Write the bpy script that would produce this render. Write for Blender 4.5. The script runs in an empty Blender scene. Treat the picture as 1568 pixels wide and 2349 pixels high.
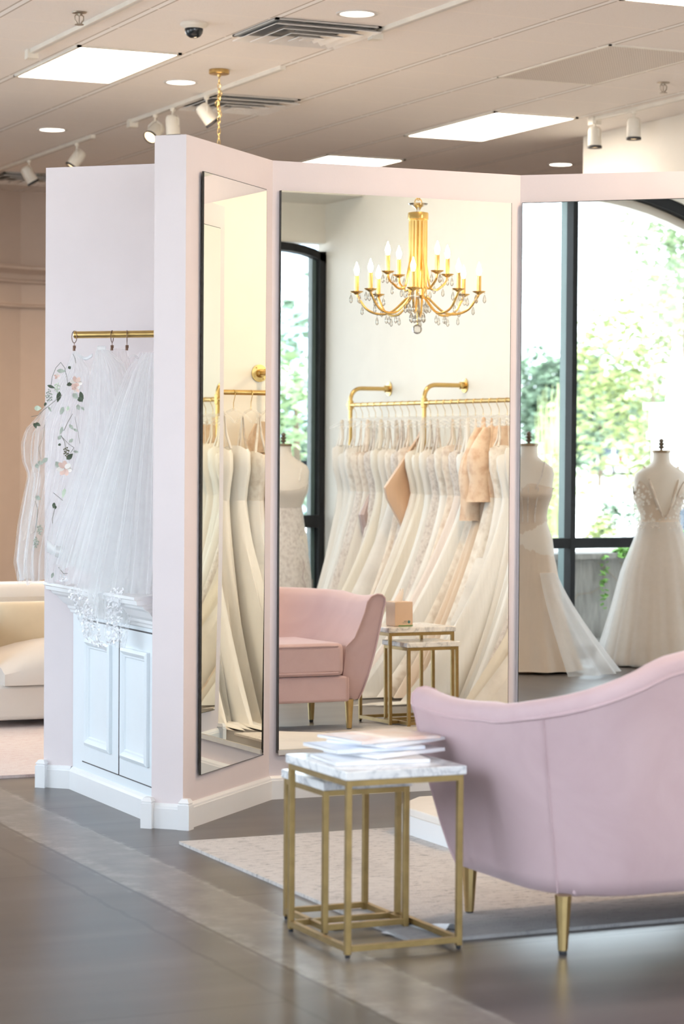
import bpy, bmesh, math, random
from mathutils import Vector, Matrix
sc = bpy.context.scene
COL = sc.collection
rnd = random.Random(11)
PI = math.pi
sin, cos = math.sin, math.cos

# ------------------------------------------------------------------ mesh builder
class MB:
    def __init__(s): s.v = []; s.f = []
    def add(s, vs, fs, M=None):
        n = len(s.v)
        for p in vs:
            p = Vector(p)
            s.v.append(tuple(M @ p) if M else tuple(p))
        s.f += [tuple(n+i for i in f) for f in fs]
        return s
    def box(s, x0, x1, y0, y1, z0, z1, M=None):
        vs = [(x, y, z) for z in (z0, z1) for y in (y0, y1) for x in (x0, x1)]
        return s.add(vs, [(0,2,3,1),(4,5,7,6),(0,1,5,4),(2,6,7,3),(0,4,6,2),(1,3,7,5)], M)
    def prism(s, poly, z0, z1, M=None):
        n = len(poly)
        vs = [(p[0],p[1],z0) for p in poly]+[(p[0],p[1],z1) for p in poly]
        fs = [tuple(range(n-1,-1,-1)), tuple(range(n,2*n))]
        fs += [(i,(i+1)%n,n+(i+1)%n,n+i) for i in range(n)]
        return s.add(vs, fs, M)
    def grid(s, rows, closed=False, M=None):
        nr = len(rows); nc = len(rows[0])
        vs = [p for r in rows for p in r]; fs = []
        for i in range(nr-1):
            for j in range(nc if closed else nc-1):
                k = (j+1) % nc
                fs.append((i*nc+j, i*nc+k, (i+1)*nc+k, (i+1)*nc+j))
        return s.add(vs, fs, M)
    def cap(s, row, M=None):
        return s.add(row, [tuple(range(len(row)))], M)
    def tube(s, pts, r, n=8, cap=True, M=None, closed=False):
        pts = [Vector(p) for p in pts]; rows = []
        m = len(pts)
        t0 = (pts[1]-pts[0]).normalized()
        a = Vector((0,0,1)) if abs(t0.z) < .9 else Vector((1,0,0))
        u = (a - t0*a.dot(t0)).normalized()
        for i, p in enumerate(pts):
            if closed: t = (pts[(i+1)%m]-pts[i-1]).normalized()
            else: t = (pts[min(i+1,m-1)]-pts[max(i-1,0)]).normalized()
            u = (u - t*u.dot(t)).normalized(); w = t.cross(u)
            rr = r[i] if isinstance(r,(list,tuple)) else r
            rows.append([p+(u*cos(2*PI*k/n)+w*sin(2*PI*k/n))*rr for k in range(n)])
        if closed: rows.append(rows[0])
        s.grid(rows, True, M)
        if cap and not closed:
            s.cap(rows[0][::-1], M); s.cap(rows[-1], M)
        return s
    def lathe(s, prof, n=16, c=(0,0,0), M=None, cap=True):
        rows = [[(c[0]+r*cos(2*PI*k/n), c[1]+r*sin(2*PI*k/n), c[2]+z) for k in range(n)] for r, z in prof]
        s.grid(rows, True, M)
        if cap:
            if prof[0][0] > 1e-4: s.cap(rows[0][::-1], M)
            if prof[-1][0] > 1e-4: s.cap(rows[-1], M)
        return s
    def ball(s, c, r, n=12, m=8, sx=1, sy=1, sz=1, M=None):
        rows = []
        for i in range(m+1):
            t = PI*i/m
            rows.append([(c[0]+r*sx*sin(t)*cos(2*PI*k/n), c[1]+r*sy*sin(t)*sin(2*PI*k/n), c[2]-r*sz*cos(t)) for k in range(n)])
        return s.grid(rows, True, M)
    def build(s, name, mat, parent=None, smooth=True, angle=35, org=None, bevel=0, sub=0, solid=0):
        me = bpy.data.meshes.new(name)
        o3 = Vector(org) if org else Vector((0,0,0))
        me.from_pydata([tuple(Vector(p)-o3) for p in s.v], [], s.f)
        bm = bmesh.new(); bm.from_mesh(me)
        bmesh.ops.remove_doubles(bm, verts=bm.verts, dist=1e-5)
        bmesh.ops.recalc_face_normals(bm, faces=bm.faces)
        bm.to_mesh(me); bm.free()
        if smooth:
            me.polygons.foreach_set('use_smooth', [True]*len(me.polygons))
            try: me.set_sharp_from_angle(angle=math.radians(angle))
            except Exception: pass
        me.materials.append(mat)
        o = bpy.data.objects.new(name, me); COL.objects.link(o)
        if parent: o.parent = parent
        elif org: o.location = o3
        if solid:
            md = o.modifiers.new('s','SOLIDIFY'); md.thickness = solid; md.offset = 0
        if bevel:
            md = o.modifiers.new('b','BEVEL'); md.width = bevel; md.segments = 2; md.limit_method = 'ANGLE'
        if sub:
            md = o.modifiers.new('u','SUBSURF'); md.levels = sub; md.render_levels = sub
        return o

def tag(o, label, cat, group=None):
    o['label'] = label; o['category'] = cat
    if group: o['group'] = group
    return o
def thing(name, label, cat, loc=(0,0,0), rz=0, group=None):
    o = bpy.data.objects.new(name, None); COL.objects.link(o)
    o.empty_display_size = .1
    o.location = loc; o.rotation_euler = (0,0,rz)
    return tag(o, label, cat, group)
def struct(o): o['kind'] = 'structure'; return o
def stuff(o): o['kind'] = 'stuff'; return o
def dup(root, loc, rz, label, group=None):
    def cp(o, par):
        c = o.copy(); COL.objects.link(c)
        if par: c.parent = par
        for ch in list(o.children): cp(ch, c)
        return c
    r = cp(root, None); r.location = loc; r.rotation_euler = (0,0,rz); r['label'] = label
    if group: r['group'] = group
    return r
def Rz(a): return Matrix.Rotation(a, 4, 'Z')
def Tr(x,y,z): return Matrix.Translation((x,y,z))

# ------------------------------------------------------------------ materials
def sock(nt, inp, v):
    if hasattr(v, 'is_linked') or hasattr(v, 'links'): nt.links.new(v, inp)
    else: inp.default_value = v
class G:
    """small node-graph writer"""
    def __init__(s, name):
        s.m = bpy.data.materials.new(name); s.m.use_nodes = True
        s.nt = s.m.node_tree; s.nt.nodes.clear()
        s.out = s.nt.nodes.new('ShaderNodeOutputMaterial')
        s.tc = s.nt.nodes.new('ShaderNodeTexCoord')
        s.co = s.tc.outputs['Object']
    def n(s, t): return s.nt.nodes.new('ShaderNode'+t)
    def math(s, op, a, b=0., c=None):
        x = s.n('Math'); x.operation = op
        sock(s.nt, x.inputs[0], a); sock(s.nt, x.inputs[1], b)
        if c is not None: sock(s.nt, x.inputs[2], c)
        return x.outputs[0]
    def scale(s, v):
        m = s.n('Mapping'); s.nt.links.new(s.co, m.inputs['Vector']); m.inputs['Scale'].default_value = v
        return m.outputs[0]
    def noise(s, scale, detail=4., rough=.55, vec=None, dist=0.):
        x = s.n('TexNoise'); s.nt.links.new(vec or s.co, x.inputs['Vector'])
        x.inputs['Scale'].default_value = scale; x.inputs['Detail'].default_value = detail
        x.inputs['Roughness'].default_value = rough; x.inputs['Distortion'].default_value = dist
        return x.outputs['Fac']
    def vor(s, scale, vec=None, feat='F1'):
        x = s.n('TexVoronoi'); x.feature = feat; s.nt.links.new(vec or s.co, x.inputs['Vector'])
        x.inputs['Scale'].default_value = scale
        return x.outputs['Distance']
    def ramp(s, f, stops):
        x = s.n('ValToRGB'); sock(s.nt, x.inputs[0], f)
        el = x.color_ramp.elements
        while len(el) < len(stops): el.new(.5)
        for e, (p, c) in zip(el, stops):
            e.position = p; e.color = (*c, 1) if len(c) == 3 else c
        return x.outputs[0]
    def mix(s, f, a, b):
        x = s.n('Mix'); x.data_type = 'RGBA'
        sock(s.nt, x.inputs[0], f)
        for i, v in ((6, a), (7, b)):
            if isinstance(v, tuple): x.inputs[i].default_value = (*v[:3], 1)
            else: s.nt.links.new(v, x.inputs[i])
        return x.outputs[2]
    def xyz(s, vec=None):
        x = s.n('SeparateXYZ'); s.nt.links.new(vec or s.co, x.inputs[0]); return x.outputs
    def bump(s, h, strength=.3, dist=.01):
        x = s.n('Bump'); s.nt.links.new(h, x.inputs['Height'])
        x.inputs['Strength'].default_value = strength; x.inputs['Distance'].default_value = dist
        return x.outputs[0]
    def bsdf(s, col, rough=.5, metal=0., nor=None, **kw):
        b = s.n('BsdfPrincipled')
        if isinstance(col, tuple): b.inputs['Base Color'].default_value = (*col[:3], 1)
        else: s.nt.links.new(col, b.inputs['Base Color'])
        sock(s.nt, b.inputs['Roughness'], rough); b.inputs['Metallic'].default_value = metal
        if nor: s.nt.links.new(nor, b.inputs['Normal'])
        for k, v in kw.items():
            k = k.replace('_', ' ')
            b.inputs[k].default_value = v
        return b.outputs[0]
    def done(s, sh): s.nt.links.new(sh, s.out.inputs['Surface']); return s.m
    def msh(s, f, a, b):
        x = s.n('MixShader'); sock(s.nt, x.inputs[0], f)
        s.nt.links.new(a, x.inputs[1]); s.nt.links.new(b, x.inputs[2]); return x.outputs[0]

def plain(name, col, rough=.5, metal=0., var=.06, vs=6., bs=0., bscale=200., **kw):
    g = G(name)
    d = tuple(max(0, c*(1-var)) for c in col); l = tuple(min(1, c*(1+var)) for c in col)
    c = g.ramp(g.noise(vs), [(.3, d), (.7, l)])
    nor = g.bump(g.noise(bscale, 2), bs, .002) if bs else None
    return g.done(g.bsdf(c, rough, metal, nor, **kw))
def emit(name, col, st):
    g = G(name); e = g.n('Emission'); e.inputs[0].default_value = (*col, 1); e.inputs[1].default_value = st
    return g.done(e.outputs[0])

paint = plain('lilac wall paint', (.80,.715,.715), .6, var=.015, bs=.08, bscale=140)
cream_wall = plain('cream wall paint', (.88,.835,.755), .6, var=.015, bs=.05, bscale=140)
tan_wall = plain('tan wall paint', (.64,.52,.44), .65, var=.02)
trimw = plain('white trim gloss', (.87,.87,.87), .32, var=.01)
cabw = plain('white cabinet paint', (.82,.87,.90), .38, var=.012)
gapm = plain('dark gap', (.10,.09,.09), .8)
brass = plain('satin brass', (.62,.43,.17), .3, 1., var=.08, vs=20)
gold = plain('polished gold', (.80,.55,.20), .22, 1., var=.05, vs=20)
antique = plain('antique brass', (.33,.225,.09), .42, .85, var=.14, vs=25)
bronze = plain('dark bronze', (.22,.13,.09), .4, .8)
black_frame = plain('black window frame', (.018,.019,.021), .65, 0, var=.1, Specular_IOR_Level=.25)
grey_frame = plain('grey-green window gasket', (.10,.145,.14), .5, 0)
rubber = plain('dark rubber', (.03,.03,.035), .6)
lampw = plain('off-white lamp enamel', (.80,.76,.68), .4)
metalw = plain('white vent metal', (.66,.64,.61), .45)
dkmetal = plain('sprinkler metal', (.35,.30,.24), .35, .9)
camdome = plain('smoked dome', (.02,.025,.03), .05)
paper = plain('white paper', (.86,.86,.88), .5)
def mk_mirror():
    g = G('mirror silver'); x = g.n('BsdfGlossy'); x.inputs['Color'].default_value = (.945,.95,.905,1); x.inputs['Roughness'].default_value = 0
    return g.done(x.outputs[0])
mirror = mk_mirror()
edge_dark = plain('dark mirror edge', (.035,.035,.03), .25)
def mk_glass(name, tint=(1,1,1), f=1.0, rough=0.):
    g = G(name); t = g.n('BsdfTransparent'); t.inputs[0].default_value = (*tint,1)
    gl = g.n('BsdfGlossy'); gl.inputs['Roughness'].default_value = rough
    fr = g.n('Fresnel'); fr.inputs[0].default_value = 1.45
    return g.done(g.msh(g.math('MULTIPLY', fr.outputs[0], f), t.outputs[0], gl.outputs[0]))
glass = mk_glass('window glass', (.97,.985,.98), .6)
crystal = mk_glass('crystal', (.97,.955,.93), 3.0, .12)

def mk_ceiling():
    g = G('acoustic ceiling tile'); X, Y, Z = g.xyz()
    def dist(c, c0, step, w):
        t = g.math('FRACT', g.math('DIVIDE', g.math('SUBTRACT', c, c0-step/2), step))
        return g.math('MULTIPLY', g.math('ABSOLUTE', g.math('SUBTRACT', t, .5)), step)
    da = dist(X, 4.352, .672, 0); db = dist(Y, 13.22, .634, 0)
    la = g.math('LESS_THAN', da, .017); sh = g.math('LESS_THAN', da, .028)  # sh: shadow margin along the tees, painted into the tile colour
    lb = g.math('LESS_THAN', db, .0100)
    sp = g.noise(260., 2., .5); big = g.noise(.5, 2.)
    base = g.mix(big, (.87,.82,.785), (.92,.875,.84))
    base = g.mix(g.math('GREATER_THAN', sp, .66), base, (.68,.61,.56))
    c = g.mix(sh, base, (.52,.46,.41)); c = g.mix(lb, c, (.93,.87,.82)); c = g.mix(la, c, (.95,.94,.93))
    h = g.math('ADD', g.math('MULTIPLY', sp, .4), g.math('MULTIPLY', la, -1.))
    return g.done(g.bsdf(c, .75, 0., g.bump(h, .25, .004)))
ceil_m = mk_ceiling()

def mk_floor():
    g = G('stained concrete'); X, Y, Z = g.xyz()
    st = g.scale((.45, 3.0, 1)); n1 = g.noise(1.6, 4., .55, st, .3); n2 = g.noise(.8, 3.); n3 = g.noise(9., 5., .65)
    base = g.ramp(n1, [(.3, (.052,.042,.040)), (.5, (.078,.064,.059)), (.72, (.115,.098,.091))])
    band = g.ramp(n3, [(.3, (.13,.115,.105)), (.55, (.19,.17,.155)), (.75, (.27,.25,.235))])
    wob = g.math('MULTIPLY', g.math('SUBTRACT', g.noise(5., 4., .6), .5), .035)
    Xw = g.math('ADD', X, wob)
    inb = g.math('MULTIPLY', g.math('GREATER_THAN', Xw, 2.44), g.math('LESS_THAN', Xw, 2.685))
    c = g.mix(inb, base, band)
    def near(a, v, w): return g.math('LESS_THAN', g.math('ABSOLUTE', g.math('SUBTRACT', a, v)), w)
    def soft(a, v, w): return g.math('MAXIMUM', g.math('SUBTRACT', 1., g.math('DIVIDE', g.math('ABSOLUTE', g.math('SUBTRACT', a, v)), w)), 0.)
    nz = g.math('MAXIMUM', g.math('MULTIPLY', g.math('SUBTRACT', g.noise(13., 6., .72), .47), 9.), 0.)
    nz2 = g.math('MAXIMUM', g.math('MULTIPLY', g.math('SUBTRACT', g.noise(10., 6., .72), .47), 9.), 0.)
    worn = g.math('MULTIPLY', soft(Xw, 2.455, .050), nz); worn2 = g.math('MULTIPLY', soft(Xw, 2.683, .022), nz2)
    c = g.mix(g.math('MINIMUM', g.math('MULTIPLY', g.math('MAXIMUM', worn, worn2), .8), .62), c, (.33,.315,.30))
    cr = g.math('ADD', X, g.math('MULTIPLY', g.math('SUBTRACT', g.noise(7., 5., .7), .5), .05))
    crack = near(cr, 2.29, .008)
    joint = near(X, 2.432, .006)
    right = g.math('GREATER_THAN', X, 2.685); left = g.math('LESS_THAN', X, 2.29)
    def ser(v0, step, side):
        t = g.math('FRACT', g.math('DIVIDE', g.math('SUBTRACT', Y, v0-step/2), step))
        return g.math('MULTIPLY', g.math('LESS_THAN', g.math('ABSOLUTE', g.math('SUBTRACT', t, .5)), .0075/step), side)
    j = g.math('MAXIMUM', g.math('MAXIMUM', ser(7.571, .932, right), ser(5.315, 1.864, left)), g.math('MAXIMUM', crack, joint))
    c = g.mix(g.math('MULTIPLY', j, .8), c, (.028,.022,.02))
    rg = g.math('ADD', .24, g.math('MULTIPLY', n2, .12))
    h = g.math('ADD', g.math('MULTIPLY', n2, .25), g.math('MULTIPLY', j, -1.2))
    return g.done(g.bsdf(c, rg, 0., g.bump(h, .10, .006), Specular_IOR_Level=.62))
floor_m = mk_floor()

def mk_marble():
    g = G('white marble'); n = g.noise(7., 6., .6, None, 1.6)
    v = g.math('ABSOLUTE', g.math('SUBTRACT', n, .5))
    c = g.ramp(v, [(.0, (.55,.56,.58)), (.035, (.80,.80,.81)), (.12, (.90,.89,.88))])
    return g.done(g.bsdf(c, .12))
marble = mk_marble()
def mk_velvet(name, a, b):
    g = G(name); n = g.noise(3.2, 4., .6, None, 1.2); n2 = g.noise(260., 2.)
    c = g.mix(n, a, b)
    return g.done(g.bsdf(c, .78, 0., g.bump(g.math('ADD', n2, g.math('MULTIPLY', n, 2.)), .12, .003), Sheen_Weight=.55, Sheen_Roughness=.35, Sheen_Tint=(.95,.88,.92,1)))
velvet = mk_velvet('pink velvet', (.535,.37,.385), (.69,.515,.53))
creamv = mk_velvet('cream upholstery', (.72,.68,.62), (.78,.745,.69))
def mk_rug(name, base, dark, lite, edge=None):
    g = G(name); X, Y, Z = g.xyz()
    st = g.scale((3.5, 9., 1)); n = g.noise(6.5, 10., .78, st, .5); b = g.noise(1.6, 4., .6, None, .8); f = g.noise(180., 2.)
    c = g.ramp(n, [(.36, dark), (.46, base), (.66, lite)])
    c = g.mix(g.math('MULTIPLY', g.math('GREATER_THAN', b, .56), .12), c, dark)
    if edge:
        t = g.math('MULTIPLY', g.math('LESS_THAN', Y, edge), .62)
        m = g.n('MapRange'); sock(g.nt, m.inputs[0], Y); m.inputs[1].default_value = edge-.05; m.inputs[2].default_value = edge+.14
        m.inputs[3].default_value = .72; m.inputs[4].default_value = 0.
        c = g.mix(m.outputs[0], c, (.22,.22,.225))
    return g.done(g.bsdf(c, .95, 0., g.bump(g.math('ADD', f, g.math('MULTIPLY', n, .6)), .5, .006)))
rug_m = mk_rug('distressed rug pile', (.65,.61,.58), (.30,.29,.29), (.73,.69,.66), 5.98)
pinkrug_m = mk_rug('pink rug pile', (.74,.65,.62), (.64,.46,.45), (.80,.73,.70))

def mk_sheer(name, col, alpha, var=.05, scale=30.):
    g = G(name); t = g.n('BsdfTransparent'); d = g.n('BsdfDiffuse'); l = g.n('BsdfTranslucent')
    d.inputs[0].default_value = (*col,1); l.inputs[0].default_value = (*col,1)
    a = g.msh(.45, d.outputs[0], l.outputs[0])
    lw = g.n('LayerWeight'); lw.inputs[0].default_value = .35
    f = g.math('ADD', alpha, g.math('MULTIPLY', g.math('SUBTRACT', g.noise(scale, 3.), .5), var))
    f = g.math('MINIMUM', g.math('ADD', f, g.math('MULTIPLY', lw.outputs['Facing'], .16)), 1.)
    return g.done(g.msh(f, t.outputs[0], a))
acrylic = mk_sheer('clear plastic', (.95,.94,.92), .16)
tulle = mk_sheer('white tulle', (.975,.98,.98), .36)
tulle_soft = mk_sheer('dense white tulle', (.98,.98,.975), .74)
tulle_pink = mk_sheer('blush tulle', (.95,.88,.85), .34)
tulle_fine = mk_sheer('fine tulle', (.97,.975,.98), .24)

def mk_fabric(name, a, b, sc=26., bs=.25, sheen=.2, rough=.6, spark=0.):
    g = G(name); v = g.vor(sc, None, 'SMOOTH_F1'); n = g.noise(sc*.6, 5., .65)
    f = g.math('MULTIPLY_ADD', n, .9, g.math('MULTIPLY', v, .35))
    c = g.ramp(f, [(.38, a), (.66, b)])
    if spark:
        c = g.mix(g.math('GREATER_THAN', g.noise(170., 1.), 1-spark), c, (.97,.95,.92))
    return g.done(g.bsdf(c, rough, 0., g.bump(f, bs, .006), Sheen_Weight=sheen))
def mk_satin(name, col, rough=.42):
    g = G(name); st = g.scale((14., 14., .7)); n = g.noise(3., 3., .5, st)
    c = g.mix(n, tuple(x*.93 for x in col), col)
    return g.done(g.bsdf(c, rough, 0., g.bump(n, .35, .006), Sheen_Weight=.25))
FAB = dict(
  ivory=mk_satin('ivory satin', (.84,.79,.72)), white=mk_satin('white crepe', (.87,.855,.82), .55),
  cream=mk_satin('cream mikado', (.82,.76,.66)), blush=mk_satin('blush chiffon', (.83,.74,.69), .6),
  champ=mk_satin('champagne satin', (.77,.63,.50)), peach=mk_satin('peach satin', (.74,.50,.335), .4),
  tan=mk_satin('nude lining', (.72,.60,.49), .6), mauve=mk_satin('dusty mauve satin', (.50,.38,.36)),
  lace=mk_fabric('ivory lace', (.68,.60,.51), (.87,.82,.75), 34.), lace2=mk_fabric('champagne lace', (.66,.53,.43), (.86,.77,.67), 30.),
  bead=mk_fabric('silver beading', (.55,.48,.44), (.76,.70,.65), 60., .4, .1, .4, .30), peachlace=mk_fabric('peach lace', (.68,.46,.31), (.86,.68,.52), 28., .5),
  tulle=mk_fabric('layered tulle cloth', (.78,.76,.73), (.90,.885,.86), 8., .15, .4, .8))
nude_torso = plain('linen dress form', (.80,.73,.65), .7, var=.02)
overlay = mk_sheer('sheer white overlay', (.95,.95,.95), .45)
laceover = mk_fabric('white lace applique', (.86,.80,.72), (.94,.91,.87), 60., .5)

# ------------------------------------------------------------------ room shell
H = 3.62
struct(MB().box(-.6, 16, -3, 25, -.12, 0).build('floor', floor_m, smooth=False))
struct(MB().box(-.75, 16, -3, 25, H, H+.18).build('ceiling', ceil_m, smooth=False))

HP = 2.415
I = Vector((3.545,8.43)); J = Vector((4.602,8.423)); d1 = Vector((.7071,.7071)); d2 = Vector((.7071,-.7071))
E0 = Vector((2.985,7.870)); E2 = Vector((2.900,7.955)); dR = Vector((.7169,-.6972)); R0 = J+dR*.80
th = .12
def poly(*p): return [(q[0],q[1]) for q in p]
struct(MB().prism(poly(E0, I, I+Vector((-.03,.14)), E2), 0, HP).build('wall_left', paint, smooth=False))
struct(MB().prism(poly(I, J, J+Vector((.05,th)), I+Vector((-.05,th))), 0, HP).build('wall_center', paint, smooth=False))
def sloped(polyg, z1s, name):
    n = len(polyg); b = MB()
    vs = [(p[0],p[1],0) for p in polyg]+[(p[0],p[1],z) for p, z in zip(polyg, z1s)]
    b.add(vs, [tuple(range(n-1,-1,-1)), tuple(range(n,2*n))]+[(i,(i+1)%n,n+(i+1)%n,n+i) for i in range(n)])
    return struct(b.build(name, paint, smooth=False))
nr = Vector((.6972,.7169))*th
sloped(poly(J, J+nr, R0+nr, R0), [HP, HP, HP-.006, HP-.006], 'wall_right')
W0 = Vector((2.857,9.066)); WC = Vector((3.434,8.489))
nw = Vector((.7071,.7071))*th
struct(MB().prism(poly(W0, WC+d2*.02, WC+nw+d2*.0, W0+nw), 0, HP).build('wall_rear', paint, smooth=False))

def baseboard(name, path, normals_side=1, h=.088, t=.016):
    """path of 2-D points; board stands on the right-hand side of the direction of travel"""
    b = MB(); P = [Vector(p) for p in path]; offs = []
    for i, p in enumerate(P):
        ns = []
        if i > 0: d = (P[i]-P[i-1]).normalized(); ns.append(Vector((d.y,-d.x)))
        if i < len(P)-1: d = (P[i+1]-P[i]).normalized(); ns.append(Vector((d.y,-d.x)))
        n = ns[0] if len(ns) == 1 else (ns[0]+ns[1])/(1+ns[0].dot(ns[1]))
        offs.append(n)
    prof = [(.0,0),(t,0),(t,h*.80),(t*.8,h*.82),(t*.75,h*.90),(t*.3,h),(0,h)]
    rows = [[(p.x+n.x*o, p.y+n.y*o, z) for o, z in prof] for p, n in zip(P, offs)]
    b.grid(rows); b.cap(rows[0]); b.cap(rows[-1][::-1])
    return struct(b.build(name, trimw, smooth=False))
def corner_block(par, p, ang, name='corner_block', h=.108, s=.043):
    b = MB(); q = s/2
    M = Tr(p[0],p[1],0) @ Rz(ang)
    rows = []
    for z, k in ((0,1),(h*.80,1),(h*.81,.80),(h*.85,.80),(h*.87,.98),(h,.55)):
        rows.append([(-q*k,-q*k,z),(q*k,-q*k,z),(q*k,q*k,z),(-q*k,q*k,z)])
    b.grid(rows, True, M); b.cap(rows[-1], M)
    return b.build(name, trimw, par, smooth=False)
bb = baseboard('baseboard_left', [E0, I])
corner_block(bb, E0+Vector((.008,-.008)), PI/4)
bb2 = baseboard('baseboard_center', [I, J])
bb3 = baseboard('baseboard_right', [J, R0])
corner_block(bb3, R0+Vector((-.002,-.010)), math.atan2(-.6972,.7169))
bb4 = baseboard('baseboard_front', [E2, E0])
corner_block(bb4, E2+Vector((-.012,-.004)), PI/4)
bb5 = baseboard('baseboard_rear', [W0, W0+d2*.122])
corner_block(bb5, W0+Vector((-.008,-.008)), PI/4)

# rack wall, window walls, far walls
struct(MB().box(6.88, 7.0, 1.3, 8.3, 0, H).build('wall_rack', cream_wall, smooth=False))
struct(MB().box(4.6, 6.88, 1.28, 2.05, 3.03, H).build('ceiling_soffit', cream_wall, smooth=False))
struct(MB().box(8.92, 9.1, 9.0, 15.38, 0, H).build('wall_white', cream_wall, smooth=False))
struct(MB().box(12.4, 12.6, -3, 25, 0, H).build('wall_east', tan_wall, smooth=False))
# far wall with a shallow corner
fc = Vector((6.385,21.0)); fl = fc+Vector((-3.2,-1.5)); fr = Vector((12.4,21.0))
struct(MB().prism(poly(fl, fc, fr, fr+Vector((0,.2)), fc+Vector((-.04,.2)), fl+Vector((-.1,.2))), 0, H).build('wall_far', tan_wall, smooth=False))
def cornice():
    b = MB(); P = [fl, fc, fr]
    d0 = (fc-fl).normalized(); n0 = Vector((d0.y,-d0.x)); n1 = Vector((0,-1)); nm = (n0+n1)/(1+n0.dot(n1))
    prof = [(0,2.575),(.035,2.58),(.04,2.60),(.012,2.61),(.012,2.79),(.05,2.80),(.05,2.815),(.07,2.83),(.09,2.87),(.15,2.905),(.165,2.91),(.165,2.935),(.15,2.945),(0,2.95)]
    rows = [[(p.x+n.x*o, p.y+n.y*o, z) for o, z in prof] for p, n in zip(P, (n0,nm,n1))]
    b.grid(rows)
    struct(b.build('trim_1', tan_wall, smooth=True, angle=25))
cornice()

# windows -----------------------------------------------------------
def left_window():
    """glazed west wall at x=-0.5: posts, transom, arched heads"""
    x = -.5
    # piers between the glazed bays, and an arched spandrel over each bay
    b = MB()
    bays = [(-1.35, 2.25), (3.27, 6.77), (7.7, 11.2), (12.2, 15.7)]
    edges = [-3.0]+[v for q in bays for v in q]+[25.0]
    for i in range(0, len(edges), 2):
        b.box(x-.22, x+.04, edges[i], edges[i+1], 0, H)
    for a, c in bays:
        m = (a+c)/2; w = (c-a)/2; Rr = 2.4; top = 3.09; n = 18
        if w > Rr*.98: w2 = Rr*.98
        pts = []
        for k in range(n+1):
            y = a+(c-a)*k/n
            pts.append((y, top-(Rr-math.sqrt(max(Rr*Rr-(y-m)**2, .01)))))
        for (y0,z0),(y1,z1) in zip(pts[:-1], pts[1:]):
            vs = [(xx,yy,zz) for xx in (x-.22,x+.04) for yy,zz in ((y0,z0),(y1,z1),(y1,H),(y0,H))]
            b.add(vs, [(0,1,2,3),(4,7,6,5),(0,4,5,1),(2,6,7,3),(0,3,7,4),(1,5,6,2)])
    struct(b.build('wall_west', cream_wall, smooth=False))
    for i, (a, c) in enumerate(bays):
        m = (a+c)/2; Rr = 2.4; top = 3.09
        w = struct(MB().box(x-.055, x+.03, a, c, 0, .07).build('window_%d' % (i+1), black_frame, smooth=False))
        fz = lambda y: top-(Rr-math.sqrt(Rr*Rr-(y-m)**2))
        MB().box(x-.05, x+.028, a, c, .70, .765).build('transom', black_frame, w, smooth=False)
        for y in (a+.03, m+.02, c-.03):
            MB().box(x-.05, x+.03, y-.018, y+.018, .07, fz(y)-.02).build('mullion', black_frame, w, smooth=False)
            g2 = MB().box(x-.13, x-.05, y-.014, y+.014, .07, fz(y)-.03).build('glazing_bar', grey_frame, w, smooth=False)
        b = MB(); rows = []
        for k in range(25):
            y = a+.01+(c-a-.02)*k/24; z = fz(y)
            rows.append([(x-.05,y,z-.075),(x+.028,y,z-.075),(x+.028,y,z),(x-.05,y,z)])
        b.grid(rows, True); b.build('arched_head', black_frame, w, smooth=False)
        b = MB(); rows = []
        for k in range(25):
            y = a+.01+(c-a-.02)*k/24; z = fz(y)
            rows.append([(x-.16,y,z-.13),(x-.051,y,z-.13),(x-.051,y,z),(x-.16,y,z)])
        b.grid(rows, True); b.build('head_trim', cream_wall, w, smooth=False)
        b = MB(); rows = [[(x-.06,a+.01+(c-a-.02)*k/24, .07) for k in range(25)], [(x-.06,a+.01+(c-a-.02)*k/24, fz(a+.01+(c-a-.02)*k/24)-.06) for k in range(25)]]
        b.grid(rows); b.build('pane', glass, w, smooth=False)
left_window()
def south_window():
    y = 1.42
    # wall segment beside the rack, with one tall window reaching the corner
    b = MB(); b.box(4.3, 5.2, y-.14, y, 0, H); b.box(5.2, 6.88, y-.14, y, 2.76, H); b.box(5.2, 6.88, y-.14, y, 0, .06)
    struct(b.build('wall_south', cream_wall, smooth=False))
    w = struct(MB().box(5.2, 6.86, y-.05, y+.03, .06, .12).build('window_5', black_frame, smooth=False))
    x0, x1 = 5.2, 6.876
    b = MB(); rows = []
    for k in range(21):
        x = x0+(x1-x0)*k/20; t = (x-6.03)/.83
        z = 2.76-.075*abs(t)**6
        rows.append([(x,y-.05,z-.06),(x,y+.03,z-.055),(x,y+.03,z),(x,y-.05,z)])
    b.grid(rows, True); b.build('head', black_frame, w, smooth=False)
    for x in (5.23, 6.03, 6.852): MB().box(x-.022, x+.022, y-.05, y+.03, .12, 2.70).build('mullion', black_frame, w, smooth=False)
    for x in (6.06, 6.808): MB().box(x-.012, x+.018, y-.10, y-.03, .12, 2.68).build('glazing_bar', grey_frame, w, smooth=False)
    MB().box(x0, x1, y-.05, y+.028, .815, .89).build('transom', black_frame, w, smooth=False)
    MB().add([(x0,y-.06,.1),(x1,y-.06,.1),(x1,y-.06,2.72),(x0,y-.06,2.72)], [(0,1,2,3)]).build('pane', glass, w, smooth=False)
south_window()

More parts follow.
